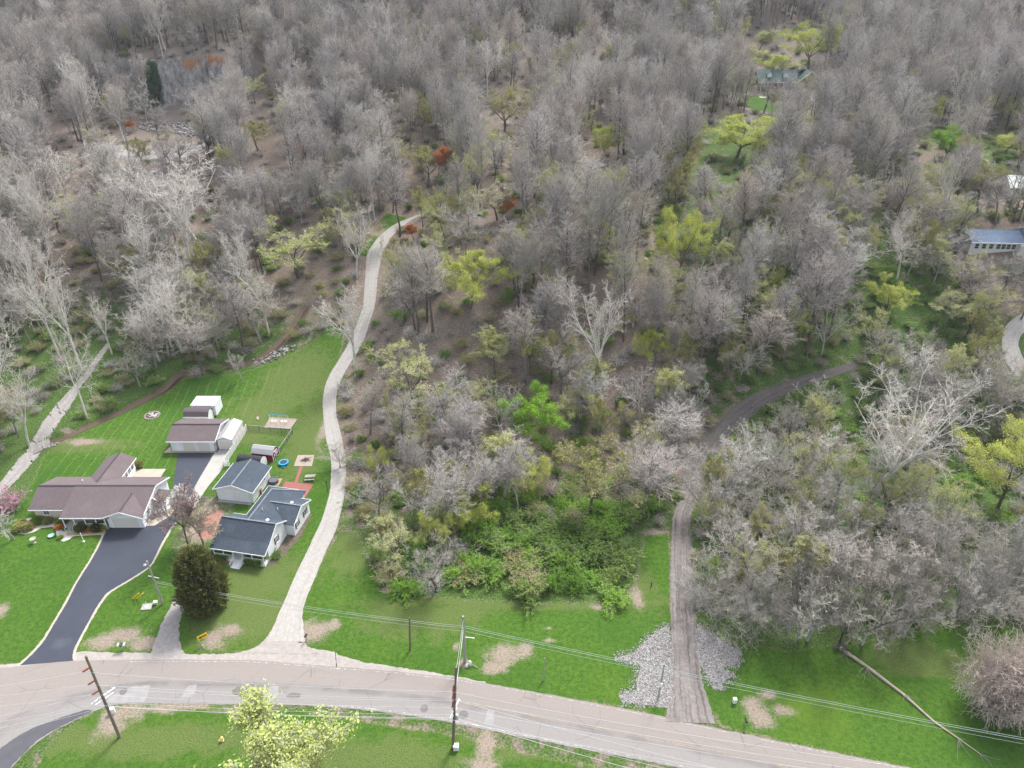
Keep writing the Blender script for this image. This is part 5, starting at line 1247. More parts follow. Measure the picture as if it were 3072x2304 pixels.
q = MB(); q.box(.4, 9.4, .15, 1.597, .0, .6)
for i in range(4): q.box(4.0, 5.5, -.25-.32*i, .147-.32*i if i == 0 else -.253-.32*(i-1), 0, .5-.12*i)
q.build('porch_floor', M['white_trim'], gh)
for x in (.5, 2.2, 3.9, 5.6, 7.3, 9.3): q = MB(); q.box(x-.06, x+.06, .18, .3, .603, 2.6); q.build('porch_post', M['white_trim'], gh)
q = MB()
for x0, x1 in ((.5, 3.9), (5.6, 9.3)):
    for z in (.75, 1.4): q.box(x0, x1, .21, .27, z, z+.07)
    x = x0+.15
    while x < x1: q.box(x-.018, x+.018, .225, .255, .82, 1.4); x += .16
for x in (3.95, 5.55):
    rod(q, (x, .2, 1.45), (x, -1.3, .95), .06, .07)
    for k in range(5): q.box(x-.03, x+.03, -.03-.3*k, .03-.3*k, .1, 1.35-.09*k)
q.build('porch_railing', M['white_trim'], gh)
dish('satellite_dish', None, (.25, .55, 2.75), 2.9, gh, .45)
bs = MB(); bs.box(9.2, 9.9, 14.9, 15.6, 0, .6); bs.build('vent_box', M['white_plastic'], gh)
pp = [(-43.5, 103.0), (-38.13, 102.3), (-37.48, 106.2), (-43.0, 107.2)]
sheet('patio', pp, M['paving'], .05); sheet('paved_path', [C7(1410,470), C7(1450,475), C7(1525,262), C7(1482,262)], M['paving'], .055); sheet('paved_path', [C7(408,1500), C7(670,1560), C7(640,1520), C7(420,1478)], M['paving'], .05)
sheet('leaf_bed', [C7(240,920), C7(330,830), C7(460,830), C7(470,900), C7(420,1000), C7(340,1200), C7(190,1230), C7(130,1150)], gravel_mat('red_leaf_litter', (.22,.10,.075), (.34,.19,.15), (.13,.07,.05)), .02)
sheet('mulch_bed', [C7(1030,1540), C7(1000,1590), C7(1120,1560), C7(1280,1420), C7(1500,1180), C7(1640,890), C7(1610,860), C7(1430,1150), C7(1290,1160), C7(1150,1420)], gravel_mat('dark_mulch', (.075,.06,.048), (.15,.125,.10), (.07,.09,.03)), .02)

# ---- little sheds of the yard
rs = thing('barn_shed', 'small red barn shed with pale gambrel roof and white crossed door, behind the slate garage', 'shed', (-51.4, 114.2, 0), math.radians(-10))
b = MB(); b.box(0, 4.4, 0, 2.5, 0, 1.55); gambrel_end(b, 4.403, 0, 2.5, 1.53, 2.2, 2.55, .24, 1); gambrel_end(b, -.003, 0, 2.5, 1.53, 2.2, 2.55, .24, -1); b.build('wall', M['red_paint'], rs)
r = MB(); gambrel(r, 0, 4.4, 0, 2.5, 1.6, 2.3, 2.65, .24); r.build('roof', M['grey_metal_roof'], rs)
d_ = MB(); d_.box(4.41, 4.44, .6, 1.9, .05, 1.85); dr_ = d_.build('door', M['red_paint'], rs)
q = MB()
for a, e in (((.6, .05), (1.9, 1.0)), ((1.9, .05), (.6, 1.0)), ((.6, 1.0), (1.9, 1.85)), ((1.9, 1.0), (.6, 1.85)), ((.6, .05), (.6, 1.85)), ((1.9, .05), (1.9, 1.85)), ((.6, 1.0), (1.9, 1.0)), ((.6, 1.85), (1.9, 1.85)), ((1.25, .05), (1.25, 1.85))): rod(q, (4.46, *a), (4.46, *e), .09, .03)
rod(q, (4.45, 0, .02), (4.45, 0, 1.6), .12, .04); rod(q, (4.45, 2.5, .02), (4.45, 2.5, 1.6), .12, .04); rod(q, (4.45, 0, 1.6), (4.45, .6, 2.25), .12, .04); rod(q, (4.45, .6, 2.25), (4.45, 1.25, 2.6), .12, .04); rod(q, (4.45, 1.25, 2.6), (4.45, 1.9, 2.25), .12, .04); rod(q, (4.45, 1.9, 2.25), (4.45, 2.5, 1.6), .12, .04)
q.build('white_trim', M['white_trim'], dr_)
hp_ = thing('hoop_shelter', 'arched shelter with black cover and white end between the red barn shed and slate garage', 'shelter', (-53.3, 112.5, 0), math.radians(-10))
m = MB(); n = 12; ang = [math.pi*k/n for k in range(n+1)]
P0 = [(-1.3*math.cos(a)*(1 if True else 1), .55+1.75*math.sin(a)**.75) for a in ang]; P0 = [(-1.3, 0)]+P0+[(1.3, 0)]
for (y0, z0), (y1, z1) in zip(P0[:-1], P0[1:]): m.slab([(0, y0, z0), (5.0, y0, z0), (5.0, y1, z1), (0, y1, z1)], .03)
m.build('cover', M['black_tarp'], hp_)
m = MB(); q = [(5.01, y, z) for y, z in P0]; m.add(q+[(5.06, y, z) for _, y, z in q], [tuple(range(len(q))), tuple(range(2*len(q)-1, len(q)-1, -1))]+[(i, i+1, i+1+len(q), i+len(q)) for i in range(len(q)-1)]); m.build('end_panel', M['white_plastic'], hp_)
m = MB(); m.slab([(-1.2, -1.2, .1), (0, -1.2, 1.4), (0, 1.2, 1.4), (-1.2, 1.2, .1)], .04); m.build('green_flap', M['green_tarp'], hp_)

# ---- house with the green roof, far up the slope
fx0, fy0 = D(1636, 196)
fhx, fhy = fx0, fy0; fz0 = H1(fhx+7, fhy)+.1
fh = thing('house', 'dark green roofed house with two dormers in a clearing upslope', 'house', (fhx, fhy, fz0), math.radians(-2))
b = MB(); b.box(0, 15, 0, 8, -2, 3.0); b.box(15.003, 23, -2, 8, -2, 3.0); gable_wall(b, (15.0, -2.003), (23, -2.003), -2, 3.0, .5, 6.4); gable_wall(b, (-.003, 8), (-.003, 0), -2, 3.0, .5, 6.0); b.build('wall', flat('brown_wall', (.26, .20, .14), .85), fh)
r = MB(); roof(r, [(-.6, -1.2, 2.5), (15.2, -1.2, 2.5), (15.2, 4, 6.4), (-.6, 4, 6.4)]); roof(r, [(-.6, 4, 6.41), (19, 4, 6.41), (19, 9, 2.6), (-.6, 9, 2.6)]); roof(r, [(14.6, -2.5, 2.9), (19, -2.5, 6.6), (19, 9, 6.6), (14.6, 9, 2.9)][::-1]); roof(r, [(23.4, -2.5, 2.9), (23.4, 9, 2.9), (19, 9, 6.61), (19, -2.5, 6.61)][::-1]); ro = r.build('roof', M['green_roof'], fh)
for x in (4.0, 10.2):
    q = MB(); q.box(x-.8, x+.8, .8, 3.2, 3.9, 5.2); gable_wall(q, (x-.8, .797), (x+.8, .797), 3.9, 5.2, .5, 6.0); q.build('dormer', M['white_siding'], fh)
    q = MB(); roof(q, [(x-1, .5, 5.15), (x, .5, 6.1), (x, 3.6, 6.1), (x-1, 3.6, 5.15)][::-1], .1); roof(q, [(x+1, .5, 5.15), (x+1, 3.6, 5.15), (x, 3.6, 6.105), (x, .5, 6.105)][::-1], .1); q.build('dormer_roof', M['green_roof'], fh)
f = MB(); rod(f, (-.6, -1.25, 2.42), (15.2, -1.25, 2.42), .06, .22); rod(f, (14.55, -2.55, 2.82), (19, -2.55, 6.5), .06, .25); rod(f, (19, -2.55, 6.5), (23.45, -2.55, 2.82), .06, .25); f.build('fascia', M['white_trim'], ro)
for x in (1, 5, 9.5, 14): q = MB(); q.box(x-.1, x+.1, -1.0, -.8, -1, 2.4); q.build('porch_post', M['white_trim'], fh)
for x in (3, 7, 11.5): window(fh, (x, 0, 1.4), 1.2, 1.3, 'y-')
window(fh, (19, -2.0, 1.5), 1.6, 1.3, 'y-')
sheet_far = MB(); a0, a1, a2, a3 = D(1640, 209), D(1735, 212), D(1735, 215), D(1640, 212)
ribbon('front_path', [(a0, a3), ((a0[0]*.5+a1[0]*.5, a0[1]*.5+a1[1]*.5), (a3[0]*.5+a2[0]*.5, a3[1]*.5+a2[1]*.5)), (a1, a2)], M['concrete'], .12, 20, 3)

# ---- blue roofed house at the right edge
rx, ry = D(2090, 550); rz = H1(rx+6, ry)
rh = thing('house', 'blue grey roofed house with white framed window row at the right edge', 'house', (rx, ry, rz), math.radians(-4))
b = MB(); b.box(0, 12, 0, 7, -2, 2.7); b.box(12.003, 22, -3, 8, -2, 2.7); gable_wall(b, (17, -3.003), (22, -3.003), -2, 2.7, .5, 4.2); b.box(11.0, 12.0, -1.5, -.003, -2, 2.3); b.build('wall', M['cream_siding'], rh)
r = MB(); roof(r, [(-.5, -.9, 2.65), (12.3, -.9, 2.65), (12.3, 3.5, 4.5), (-.5, 3.5, 4.5)]); roof(r, [(-.5, 3.5, 4.51), (12.3, 3.5, 4.51), (12.3, 7.6, 2.7), (-.5, 7.6, 2.7)]); roof(r, [(12.3, -3.6, 2.7), (22.4, -3.6, 2.7), (22.4, 3, 5.4), (13.2, 3, 5.4)]); roof(r, [(13.2, 3, 5.41), (22.4, 3, 5.41), (22.4, 8.6, 2.7), (12.2, 8.6, 2.7)]); roof(r, [(12.2, 8.6, 2.69), (12.28, -3.6, 2.69), (13.2, 3, 5.4)][::-1])
roof(r, [(16.6, -4.2, 2.75), (19.5, -4.2, 4.35), (19.5, .6, 4.5), (16.6, -3.2, 2.85)][::-1]); roof(r, [(22.4, -4.2, 2.75), (22.4, -3.2, 2.85), (19.5, .6, 4.505), (19.5, -4.2, 4.355)][::-1])
ro = r.build('roof', M['blue_shingle'], rh)
f = MB(); rod(f, (-.5, -.95, 2.57), (12.2, -.95, 2.57), .06, .2); rod(f, (16.55, -4.25, 2.68), (19.5, -4.25, 4.27), .06, .2); rod(f, (19.5, -4.25, 4.27), (22.4, -4.25, 2.68), .06, .2); rod(f, (12.3, -3.65, 2.62), (16.5, -3.65, 2.62), .06, .2); f.build('fascia', M['white_trim'], ro)
for x in (1.5, 3.2, 4.9, 6.6, 7.8, 9.0, 10.2): window(rh, (x, 0, 1.4), .95, 1.2, 'y-', panes=1)
window(rh, (19.5, -3.0, 1.5), 1.6, 1.3, 'y-')
wx, wy = D(2178, 425); wz = H1(wx+5, wy)
wh = thing('house', 'house with pale metal roof behind the bare yard at the right edge', 'house', (wx, wy, wz), math.radians(-12))
b = MB(); b.box(0, 14, 0, 8, -2, 2.9); gable_wall(b, (-.003, 8), (-.003, 0), -2, 2.9, .5, 5); b.build('wall', M['cream_siding'], wh)
r = MB(); roof(r, [(-.6, -.8, 2.8), (14.6, -.8, 2.8), (14.6, 4, 5.2), (-.6, 4, 5.2)]); roof(r, [(-.6, 4, 5.21), (14.6, 4, 5.21), (14.6, 8.8, 2.8), (-.6, 8.8, 2.8)]); r.build('roof', flat('pale_green_metal', (.50, .56, .53), .5, .08), wh)
window(wh, (4, 0, 1.5), 2.2, 1.5, 'y-', panes=3); window(wh, (8.5, 0, 1.5), 1.4, 1.2, 'y-')
# ------------------------------------------------------------------ poles and wires
def pole_fit(base, top):
    """foot on the ground and height so that the pole runs from base to top in the photograph"""
    bx_, by_ = base; best = None
    for h in np.arange(2, 26, .1):
        p = P(*top, h); d = math.hypot(p[0]-bx_, p[1]-by_)
        if best is None or d < best[0]: best = (d, h, p)
    return best[1], best[2]
def s2(x, y): return (x/2.16, 1700+y/2.16)
def s3(x, y): return (900+x/2.16, 1550+y/2.16)
def s4(x, y): return (1848+x/1.807, 1550+y/1.807)
def s1(x, y): return (x/2.16, 1150+y/2.16)
WOODP = bark('pole_wood', [(0, (.30, .275, .25)), (1, (.40, .375, .35))]); WOODD = bark('dark_pole_wood', [(0, (.16, .12, .095)), (1, (.20, .155, .125))])
def pole(base_s, top_s, label, r0=.17, mat=None, cat='utility pole', name='utility_pole'):
    b_ = P(*base_s); h, tp = pole_fit(b_, top_s)
    t = thing(name, label, cat, (b_[0], b_[1], 0)); top = (tp[0]-b_[0], tp[1]-b_[1], h)
    m = MB(); m.tube([(0, 0, -.3), tuple(.5*q for q in top), top], [r0, r0*.85, r0*.68], 10); m.build('pole', mat or WOODP, t)
    return t, Vector((b_[0], b_[1], 0)), Vector(top)
def along(pb, top, f): return pb+top*f
def nearest_frac(pb, top, s):         # fraction of the pole whose picture is closest to a source pixel
    best = None
    for f in np.linspace(0, 1, 101):
        q = along(pb, top, f); u = proj(*q); d = abs(u[1]*K-s[1])
        if best is None or d < best[0]: best = (d, f)
    return best[1]
pA, A0, AT = pole(s2(775, 1105), s2(555, 580), 'tall dark wooden pole with brown insulators at the lower left roadside', .20, WOODD)
pB, B0, BT = pole(s3(990, 1497), s3(1012, 975), 'tall wooden pole with brown insulators beside the near edge of the road, mid picture', .20, WOODD)
pC, Cc0, CcT = pole(s3(1068, 942), s3(1057, 645), 'thick pale grey wooden pole on the grass strip across the road', .24)
pD, D0, DT = pole(s3(713, 866), s3(710, 655), 'slim dark wooden pole on the grass left of the thick pale one', .15, WOODD)
pG, G0, GT = pole(s1(1055, 1430), s1(952, 1152), 'grey wooden pole with crossarm beside the black driveway and cedar', .18)
pE, E0, ET = pole(s3(1576, 1062), s3(1584, 915), 'short thin wooden pole on the roadside grass right of the bare patch', .11)
pF, F0, FT = pole(s4(231, 972), s4(262, 800), 'short pale pole standing in the left stone fan of the dirt lane', .13)
def line_pt(s, z): x, y = P(*s, z); return Vector((x, y, z))
def insul(parent, c, d, L=.95):
    m = MB(); d = Vector(d).normalized(); c = Vector(c)
    pts = []; rs = []
    n = 6
    for i in range(n*2+1): pts.append(c+d*L*i/(n*2)); rs.append(.05 if i % 2 == 0 else .15)
    m.tube(pts, rs, 8); return m.build('insulator', M['insulator'], parent)
def arm(parent, pb, top, f, ln, dirv, mat='white_trim', th=.12):
    c = top*f; d = Vector(dirv).normalized()*ln/2; m = MB(); rod(m, c-d+Vector((0, .16, 0)), c+d+Vector((0, .16, 0)), th, th); m.build('crossarm', M[mat], parent); return [pb+c+d*.95, pb+c-d*.95]
WIRES = []
def wire(a, b, sag, label, group, r=.018, mat='cable', n=24):
    a, b = Vector(a), Vector(b); mid = (a+b)/2; pts = []
    for i in range(n+1):
        t = i/n; q = a.lerp(b, t); q.z -= sag*4*t*(1-t); pts.append(q)
    m = MB(); m.tube(pts, r, 5); o = m.build('power_line', M[mat]); tag(o, label, 'cable', group); WIRES.append(o); return o
WG = 'bright power lines along the road'
LW = 'bright power line strung along the road between the two insulator poles'; LL = 'bright power line running from the lower left pole out of the picture'; LR = 'bright power line running right from the mid picture insulator pole'
sideA = Vector((AT.x, 0, 0)); dA = Vector((-.86, -.2, -.5)); hs_ = []
fa = [nearest_frac(A0, AT, s2(0, y)) for y in (655, 735, 800)]; fb = [nearest_frac(B0, BT, s3(0, y)) for y in (1085, 1135, 1190)]
endA, endB = [], []
for f in fa:
    c = AT*f; insul(pA, c+Vector((-.2, 0, -.05)), dA); endA.append(A0+c+Vector((-.2, 0, -.05))+dA.normalized()*.95)
for f in fb:
    c = BT*f; insul(pB, c+Vector((-.18, -.05, -.05)), Vector((-.12, -.3, -.95))); endB.append(B0+c+Vector((-.3, -.3, -.95)))
fA = nearest_frac(A0, AT, s2(0, 843)); fB = nearest_frac(B0, BT, s3(0, 1255))
armA = arm(pA, A0, AT, fA, 2.9, (.75, .95, 0)); armB = arm(pB, B0, BT, fB, 2.8, (.38, 1.0, 0)); arm(pA, A0, AT, fA-.04, 2.2, (.75, .95, 0)); arm(pB, B0, BT, fB-.05, 1.6, (.38, 1, 0))
for pr_, p0, tp, f in ((pA, A0, AT, fA), (pB, B0, BT, fB)):
    for s in (-1, 1):
        c = tp*f; d = Vector((.6, .85, 0)).normalized()*s
        for k in (.55, 1.15): m = MB(); m.lathe([(.05, 0), (.07, .1), (.03, .2)], tuple(c+d*k+Vector((0, .16, .06))), 6); m.build('pin_insulator', M['white_plastic'], pr_)
t1 = MB(); t1.lathe([(.2, 0), (.22, .1), (.22, .75), (.15, .85)], tuple(BT*(fB-.12)+Vector((.35, .1, 0))), 10); t1.build('transformer', M['grey_metal'], pB)
wires_at = [endA[0], endA[1], endA[2], armA[0], armA[1], A0+AT*(fA-.06), A0+AT*(fA-.12)]
wires_bt = [endB[0], endB[1], endB[2], armB[0], armB[1], B0+BT*(fB-.06), B0+BT*(fB-.10)]
for i, (a, b_) in enumerate(zip(wires_at, wires_bt)): wire(a, b_, .5, LW, WG+', middle run', .016 if i != 6 else .026)
for i, (a, s) in enumerate(zip(wires_at, [(-40,770),(-40,832),(-40,900),(-40,968),(-40,1003),(-40,1046),(-40,1085)])):
    e = line_pt(s2(*s), a.z); e = a+(e-a)*1.5; wire(a, e, .25, LL, WG+', left run', .016)
for i, (b_, s) in enumerate(zip(wires_bt, [(2212,1340),(2212,1392),(2212,1440),(2212,1490),(2212,1530),(2212,1575),(2212,1632)])):
    e = line_pt(s3(*s), b_.z); e = b_+(e-b_)*2.2; wire(b_, e, .6, LR, WG+', right run', .016 if i != 6 else .026)
# thinner pair on the far side of the road
def top_of(p0, tp, f=.96): return p0+tp*f
SL = 'thin grey green line high over the roadside lawn'
runs = [top_of(G0, GT, .55), top_of(D0, DT, .93), top_of(Cc0, CcT, .80)]
eR = line_pt(s4(2212, 1190), runs[2].z); eR = runs[2]+(eR-runs[2])*1.15
for k, (dz, rr) in enumerate(((0, .022), (-.35, .026), (-1.05, .016))):
    off = Vector((0, 0, dz))
    wire(runs[0]+off, runs[1]+off, .5, SL+' between driveway pole and slim pole', 'thin lines, left span', rr, 'dark_cable')
    wire(runs[1]+off, runs[2]+off, .1, SL+' between slim pole and thick pale pole', 'thin lines, short span', rr, 'dark_cable')
    wire(runs[2]+off, eR+off, .7, SL+' right of the thick pale pole', 'thin lines, right span', rr, 'dark_cable')
for f0, f1 in ((.93, .95), (.72, .70), (.80, .6)): wire(top_of(Cc0, CcT, f0), top_of(B0, BT, f1), .15, 'slack line crossing the road from thick pale pole to insulator pole', 'lines crossing the road', .02)
gm_ = MB(); gm_.box(-.1, .1, -.05, .05, 0, 0)
arm(pG, G0, GT, .62, 1.9, (1, -.25, 0), 'grey_metal', .1); m = MB(); m.lathe([(.16, 0), (.2, .12), (.1, .22), (.04, .35)], tuple(GT*.9+Vector((-.55, 0, 0))), 10); m.build('lamp_head', M['white_plastic'], pG); m = MB(); rod(m, GT*.93, GT*.93+Vector((-.6, 0, .1)), .05, .05); m.build('lamp_bracket', M['grey_metal'], pG)
m = MB(); m.box(-.16, .16, -.3, -.1, 2.2, 2.9); m.build('meter_box', M['white_plastic'], pF)
m = MB(); rod(m, CcT*.56, CcT*.56+Vector((1.5, -.2, 0)), .07, .07); m.build('bracket', M['white_trim'], pC)

# ------------------------------------------------------------------ things by the road
def at(name, label, cat, p, rz=0, z=0): return thing(name, label, cat, (p[0], p[1], z), rz)
t = at('arrow_sign', 'yellow road sign with black arrow on two posts near the cedar', 'road sign', C2(1326, 500), math.radians(38))
m = MB(); m.box(-.72, .72, -.02, .02, 1.15, 1.95); pan = m.build('sign_panel', M['yellow_paint'], t)
m = MB(); ar = [(-.58, 1.55), (-.22, 1.83), (-.22, 1.65), (.56, 1.65), (.56, 1.45), (-.22, 1.45), (-.22, 1.27)]
m.add([(x, -.026, z) for x, z in ar]+[(x, -.021, z) for x, z in ar], [tuple(range(7)), tuple(range(13, 6, -1))]); m.build('arrow', M['black_paint'], pan)
for x in (-.5, .5): m = MB(); m.box(x-.035, x+.035, .022, .075, 0, 1.95); m.build('post', M['grey_metal'], t)
t = at('marker_post', 'white plastic marker post at the road edge below the arrow sign', 'post', C2(1324, 530), .3); m = MB(); m.box(-.05, .05, -.02, .02, 0, .9); m.build('blade', M['white_plastic'], t); m = MB(); m.box(-.052, .052, -.023, .023, .7, .82); m.build('reflector', M['yellow_paint'], t)
def mailbox(label, p, mat, n=1, rz=0):
    t = at('mailbox', label, 'mailbox', p, rz); m = MB(); m.box(-.05, .05, -.05, .05, 0, 1.0); m.build('post', M['wood_grey'], t)
    for k in range(n):
        x = (k-(n-1)/2)*.42; m = MB(); pr = [(-.13, 1.0), (.13, 1.0), (.13, 1.16)]+[(.13*math.cos(a), 1.16+.13*math.sin(a)) for a in np.linspace(.3, 2.85, 6)]+[(-.13, 1.16)]
        N = len(pr); m.add([(x+u, -.28, z) for u, z in pr]+[(x+u, .28, z) for u, z in pr], [tuple(range(N)), tuple(range(2*N-1, N-1, -1))]+[(i, i+N, (i+1) % N+N, (i+1) % N) for i in range(N)]); m.build('box', mat if k != 1 else M['dark_metal'], t)
    if n > 1: m = MB(); m.box(-.6, .6, -.06, .06, .93, .997); m.build('shelf', M['wood_grey'], t)
mailbox('row of three mailboxes on one post at the road edge beside the gravel spur', C2(797, 540), M['grey_metal'], 3, .1)
mailbox('black mailbox on the bare patch right of the pale lane mouth', C2(1988, 480), M['black_paint'], 1, 2.9)
mailbox('black mailbox left of the bare patch by the dirt lane mouth', C4(699, 1135), M['black_paint'], 1, 3.1)
t = at('utility_pedestal', 'white utility pedestal on the grass right of the dirt lane', 'utility box', C4(641, 1008)); m = MB(); m.box(-.22, .22, -.2, .2, 0, .75); m.build('housing', M['white_plastic'], t); m = MB(); m.box(-.25, .25, -.23, .23, .753, .83); m.build('cap', M['grey_metal'], t)
t = at('utility_pedestal', 'white rounded utility pedestal at the foot of the thick pale pole', 'utility box', C3(1102, 962), .4); m = MB(); m.lathe([(.2, 0), (.2, .7), (.14, .85)], sides=12); m.build('housing', M['white_plastic'], t); m = MB(); m.tube([(.15, 0, .25), (.8, -.9, .15)], .04, 6); m.build('pipe', M['tan_concrete'], t)
t = at('utility_pedestal', 'white utility cabinet at the foot of the mid picture insulator pole', 'utility box', C3(1012, 1507)); m = MB(); m.box(-.32, .32, -.25, .25, 0, .8); m.build('housing', M['white_plastic'], t); m = MB(); m.box(-.35, .35, -.28, .28, .803, .87); m.build('cap', M['white_trim'], t)
t = at('utility_pedestal', 'white cabinet mounted by the lower left dark pole', 'utility box', C2(733, 948), .5); m = MB(); m.box(-.3, .3, -.2, .2, 0, .9); m.build('housing', M['white_plastic'], t); m = MB(); m.box(-.33, .33, -.23, .23, .903, .97); m.build('cap', M['white_trim'], t)
for i, (a, b_) in enumerate((((858, 208), (900, 172)), ((884, 208), (926, 172)))):
    p0 = C2(*a); t = at('guy_guard', 'slanting yellow guy wire guard on the grass by the driveway pole', 'guy guard', p0); t['group'] = 'two yellow guy guards'
    q = P(*s2(*b_), 1.6); m = MB(); m.tube([(0, 0, 0), (q[0]-p0[0], q[1]-p0[1], 1.6)], .075, 8); m.build('sleeve', M['yellow_paint'], t)
t = at('marker_post', 'white marker post with red tip beside the concrete manhole slab', 'post', C2(950, 243)); m = MB(); m.lathe([(.05, 0), (.05, .8)], sides=8); m.build('shaft', M['white_plastic'], t); m = MB(); m.lathe([(.06, .803), (.06, 1.1), (.03, 1.15)], sides=8); m.build('tip', M['red_paint'], t)
t = at('manhole_slab', 'pale concrete manhole slab on the grass by the black driveway', 'slab', C2(953, 262), .1); m = MB(); m.box(-.75, .75, -.6, .6, 0, .15); m.build('slab', M['concrete'], t); m = MB(); m.lathe([(.32, .152), (.32, .19)], sides=14); m.build('cover', M['grey_metal'], t)
t = at('utility_pedestal', 'small grey utility box at the foot of the driveway pole', 'utility box', C2(1011, 242), .2); m = MB(); m.box(-.25, .25, -.2, .2, 0, .5); m.build('housing', M['grey_metal'], t); m = MB(); m.box(-.28, .28, -.23, .23, .503, .56); m.build('cap', M['white_trim'], t)
t = at('fire_hydrant', 'pale yellow fire hydrant on the grass below the road', 'hydrant', C2(1442, 1128)); m = MB(); m.lathe([(.2, 0), (.2, .08), (.14, .1), (.14, .55), (.19, .57), (.17, .68), (.06, .78), (.04, .84)], sides=12); m.build('barrel', flat('hydrant_yellow', (.72, .58, .25), .5), t)
m = MB(); m.tube([(-.26, 0, .42), (.26, 0, .42)], .07, 8); m.tube([(0, -.26, .36), (0, 0, .36)], .09, 8); m.build('nozzles', M['yellow_paint'], t)
t = at('standpipe', 'short black pipe standing in the grass left of the dirt lane', 'pipe', (D(1407, 1266))); m = MB(); m.lathe([(.09, 0), (.09, .75), (.13, .77), (.13, .88)], sides=10); m.build('pipe', M['black_paint'], t)
t = at('lamp_post', 'thin dark post light on the lawn beside the pale lane', 'post', C1(2125, 705)); m = MB(); m.tube([(0, 0, 0), (0, 0, 2.2)], .06, 8); m.build('post', M['black_paint'], t); m = MB(); m.lathe([(.06, 2.2), (.16, 2.3), (.18, 2.55), (.04, 2.7)], sides=8); m.build('lantern', M['dark_metal'], t)
t = at('flag_post', 'white post on the lawn in front of the porch of the brown roofed house', 'post', C8(950, 1170)); hh, tp = pole_fit(C8(950, 1170), (20+912/4.096, 1340+1085/4.096)); m = MB(); m.tube([(0, 0, 0), (0, 0, 2.0)], .06, 8); m.build('post', M['white_trim'], t); m = MB(); m.box(-.14, .14, -.14, .14, 0, .2); m.build('base', M['white_trim'], t)
t = at('bird_bath', 'round concrete bird bath on the front lawn', 'bird bath', C8(342, 1180)); m = MB(); m.lathe([(.28, 0), (.2, .1), (.1, .2), (.1, .7)], sides=12); m.build('pedestal', M['tan_concrete'], t); m = MB(); m.lathe([(.12, .7), (.45, .85), (.5, .95), (.42, .94), (.3, .86), (.02, .85)], sides=16); m.build('basin', M['concrete'], t)
t = at('garden_ornament', 'low pale blue basin at the tip of the planting bed', 'basin', C8(552, 1105)); m = MB(); m.lathe([(.2, 0), (.5, .22), (.52, .3), (.4, .25), (.02, .2)], sides=14); m.build('bowl', flat('pale_blue_glaze', (.25, .42, .5), .4), t)

# fallen trunk
pts = [C4(x, y, .25) for x, y in ((1215, 712), (1360, 812), (1560, 962), (1720, 1105), (1860, 1200), (1978, 1282))]
t = at('fallen_trunk', 'long fallen tree trunk lying across the roadside grass on the right', 'log', pts[0])
o = pts[0]; m = MB(); V3 = [(p[0]-o[0], p[1]-o[1], .26-.04*i) for i, p in enumerate(pts)]; m.tube(V3, [.27, .23, .19, .15, .10, .05], 9); m.build('trunk', bark('dead_bark', [(0, (.36, .30, .23)), (1, (.42, .36, .28))]), t)
rr = random.Random(4); m = MB()
for k in range(26):
    i = rr.choice((1, 1, 1, 2, 4, 4, 5)); p = Vector(V3[i]); a = rr.uniform(-2.8, -.2); L = rr.uniform(.8, 3.0)
    q1 = p+Vector((math.cos(a)*L*.5, math.sin(a)*L*.5, rr.uniform(0, .5))); q2 = q1+Vector((math.cos(a+rr.uniform(-.7, .7))*L*.5, math.sin(a+rr.uniform(-.7, .7))*L*.5, rr.uniform(-.3, .2))); m.tube([p, q1, q2], [.04, .025, .012], 4)
m.build('branches', BKL, t)
m = MB()
for k in range(22):
    a = rr.uniform(0, 6.28); e = rr.uniform(-.2, .9); m.tube([(0, 0, .25), (math.cos(a)*.6*math.cos(e), math.sin(a)*.5*math.cos(e), .25+.5*math.sin(e)), (math.cos(a)*1.3, math.sin(a)*1.0, .1+.8*math.sin(e))], [.1, .06, .02], 5)
m.build('roots', BK, t)

# stone fans at the dirt lane, one heap of stones nobody could count
def fan(name, polys, n, seed, rlo=.045, rhi=.14):
    rr = np.random.RandomState(seed); vs, fs = [], []; nn = 0
    import bmesh
    bmx = bmesh.new(); bmesh.ops.create_icosphere(bmx, subdivisions=1, radius=1); ico = np.array([v.co[:] for v in bmx.verts]); icf = np.array([[v.index for v in f.verts] for f in bmx.faces]); bmx.free()
    for poly, cnt in zip(polys, n):
        a = np.array(poly); lo, hi = a.min(0), a.max(0); got = 0
        while got < cnt:
            q = lo+(hi-lo)*rr.rand(400, 2); sdv = poly_sd(q[:, 0], q[:, 1], poly); q = q[(sdv > .5-1.6*rr.rand(400)**2.2)]
            for x, y in q[:cnt-got]:
                s = rr.uniform(rlo, rhi)*np.array([1, rr.uniform(.6, 1), rr.uniform(.4, .75)]); R = Matrix.Rotation(rr.rand()*6.28, 3, 'Z')
                v = ico*(1+rr.uniform(-.28, .28, (12 if len(ico) == 12 else len(ico), 1)))*s; v = v @ np.array(R).T
                vs.append(v+np.array([x, y, H1(x, y)+s[2]*.35])); fs.append(icf+nn); nn += len(v)
            got += min(len(q), cnt-got)
    me = np_mesh(name, np.concatenate(vs), None, np.concatenate(fs), [stone_m]); return tag(link(name, me), kind='stuff')
def stone_mat():
    m = NT('loose_limestone', .95, .1); m.color(m.ramp(m.island(), [(0, (.11, .10, .094)), (.4, (.24, .226, .217)), (.85, (.32, .307, .298)), (1, (.43, .418, .408))])); return m.mat
stone_m = stone_mat()
fanL = [C4(*q) for q in ((285,575),(262,600),(200,640),(135,705),(105,740),(10,762),(20,775),(120,795),(135,812),(112,900),(112,948),(15,968),(30,1000),(130,1015),(235,1030),(285,1040),(292,900),(300,720))]
fanR = [C4(*q) for q in ((440,580),(480,610),(530,640),(600,690),(680,730),(678,755),(640,805),(590,790),(585,830),(635,868),(600,880),(575,905),(570,945),(545,930),(520,890),(480,845),(455,800),(442,700))]
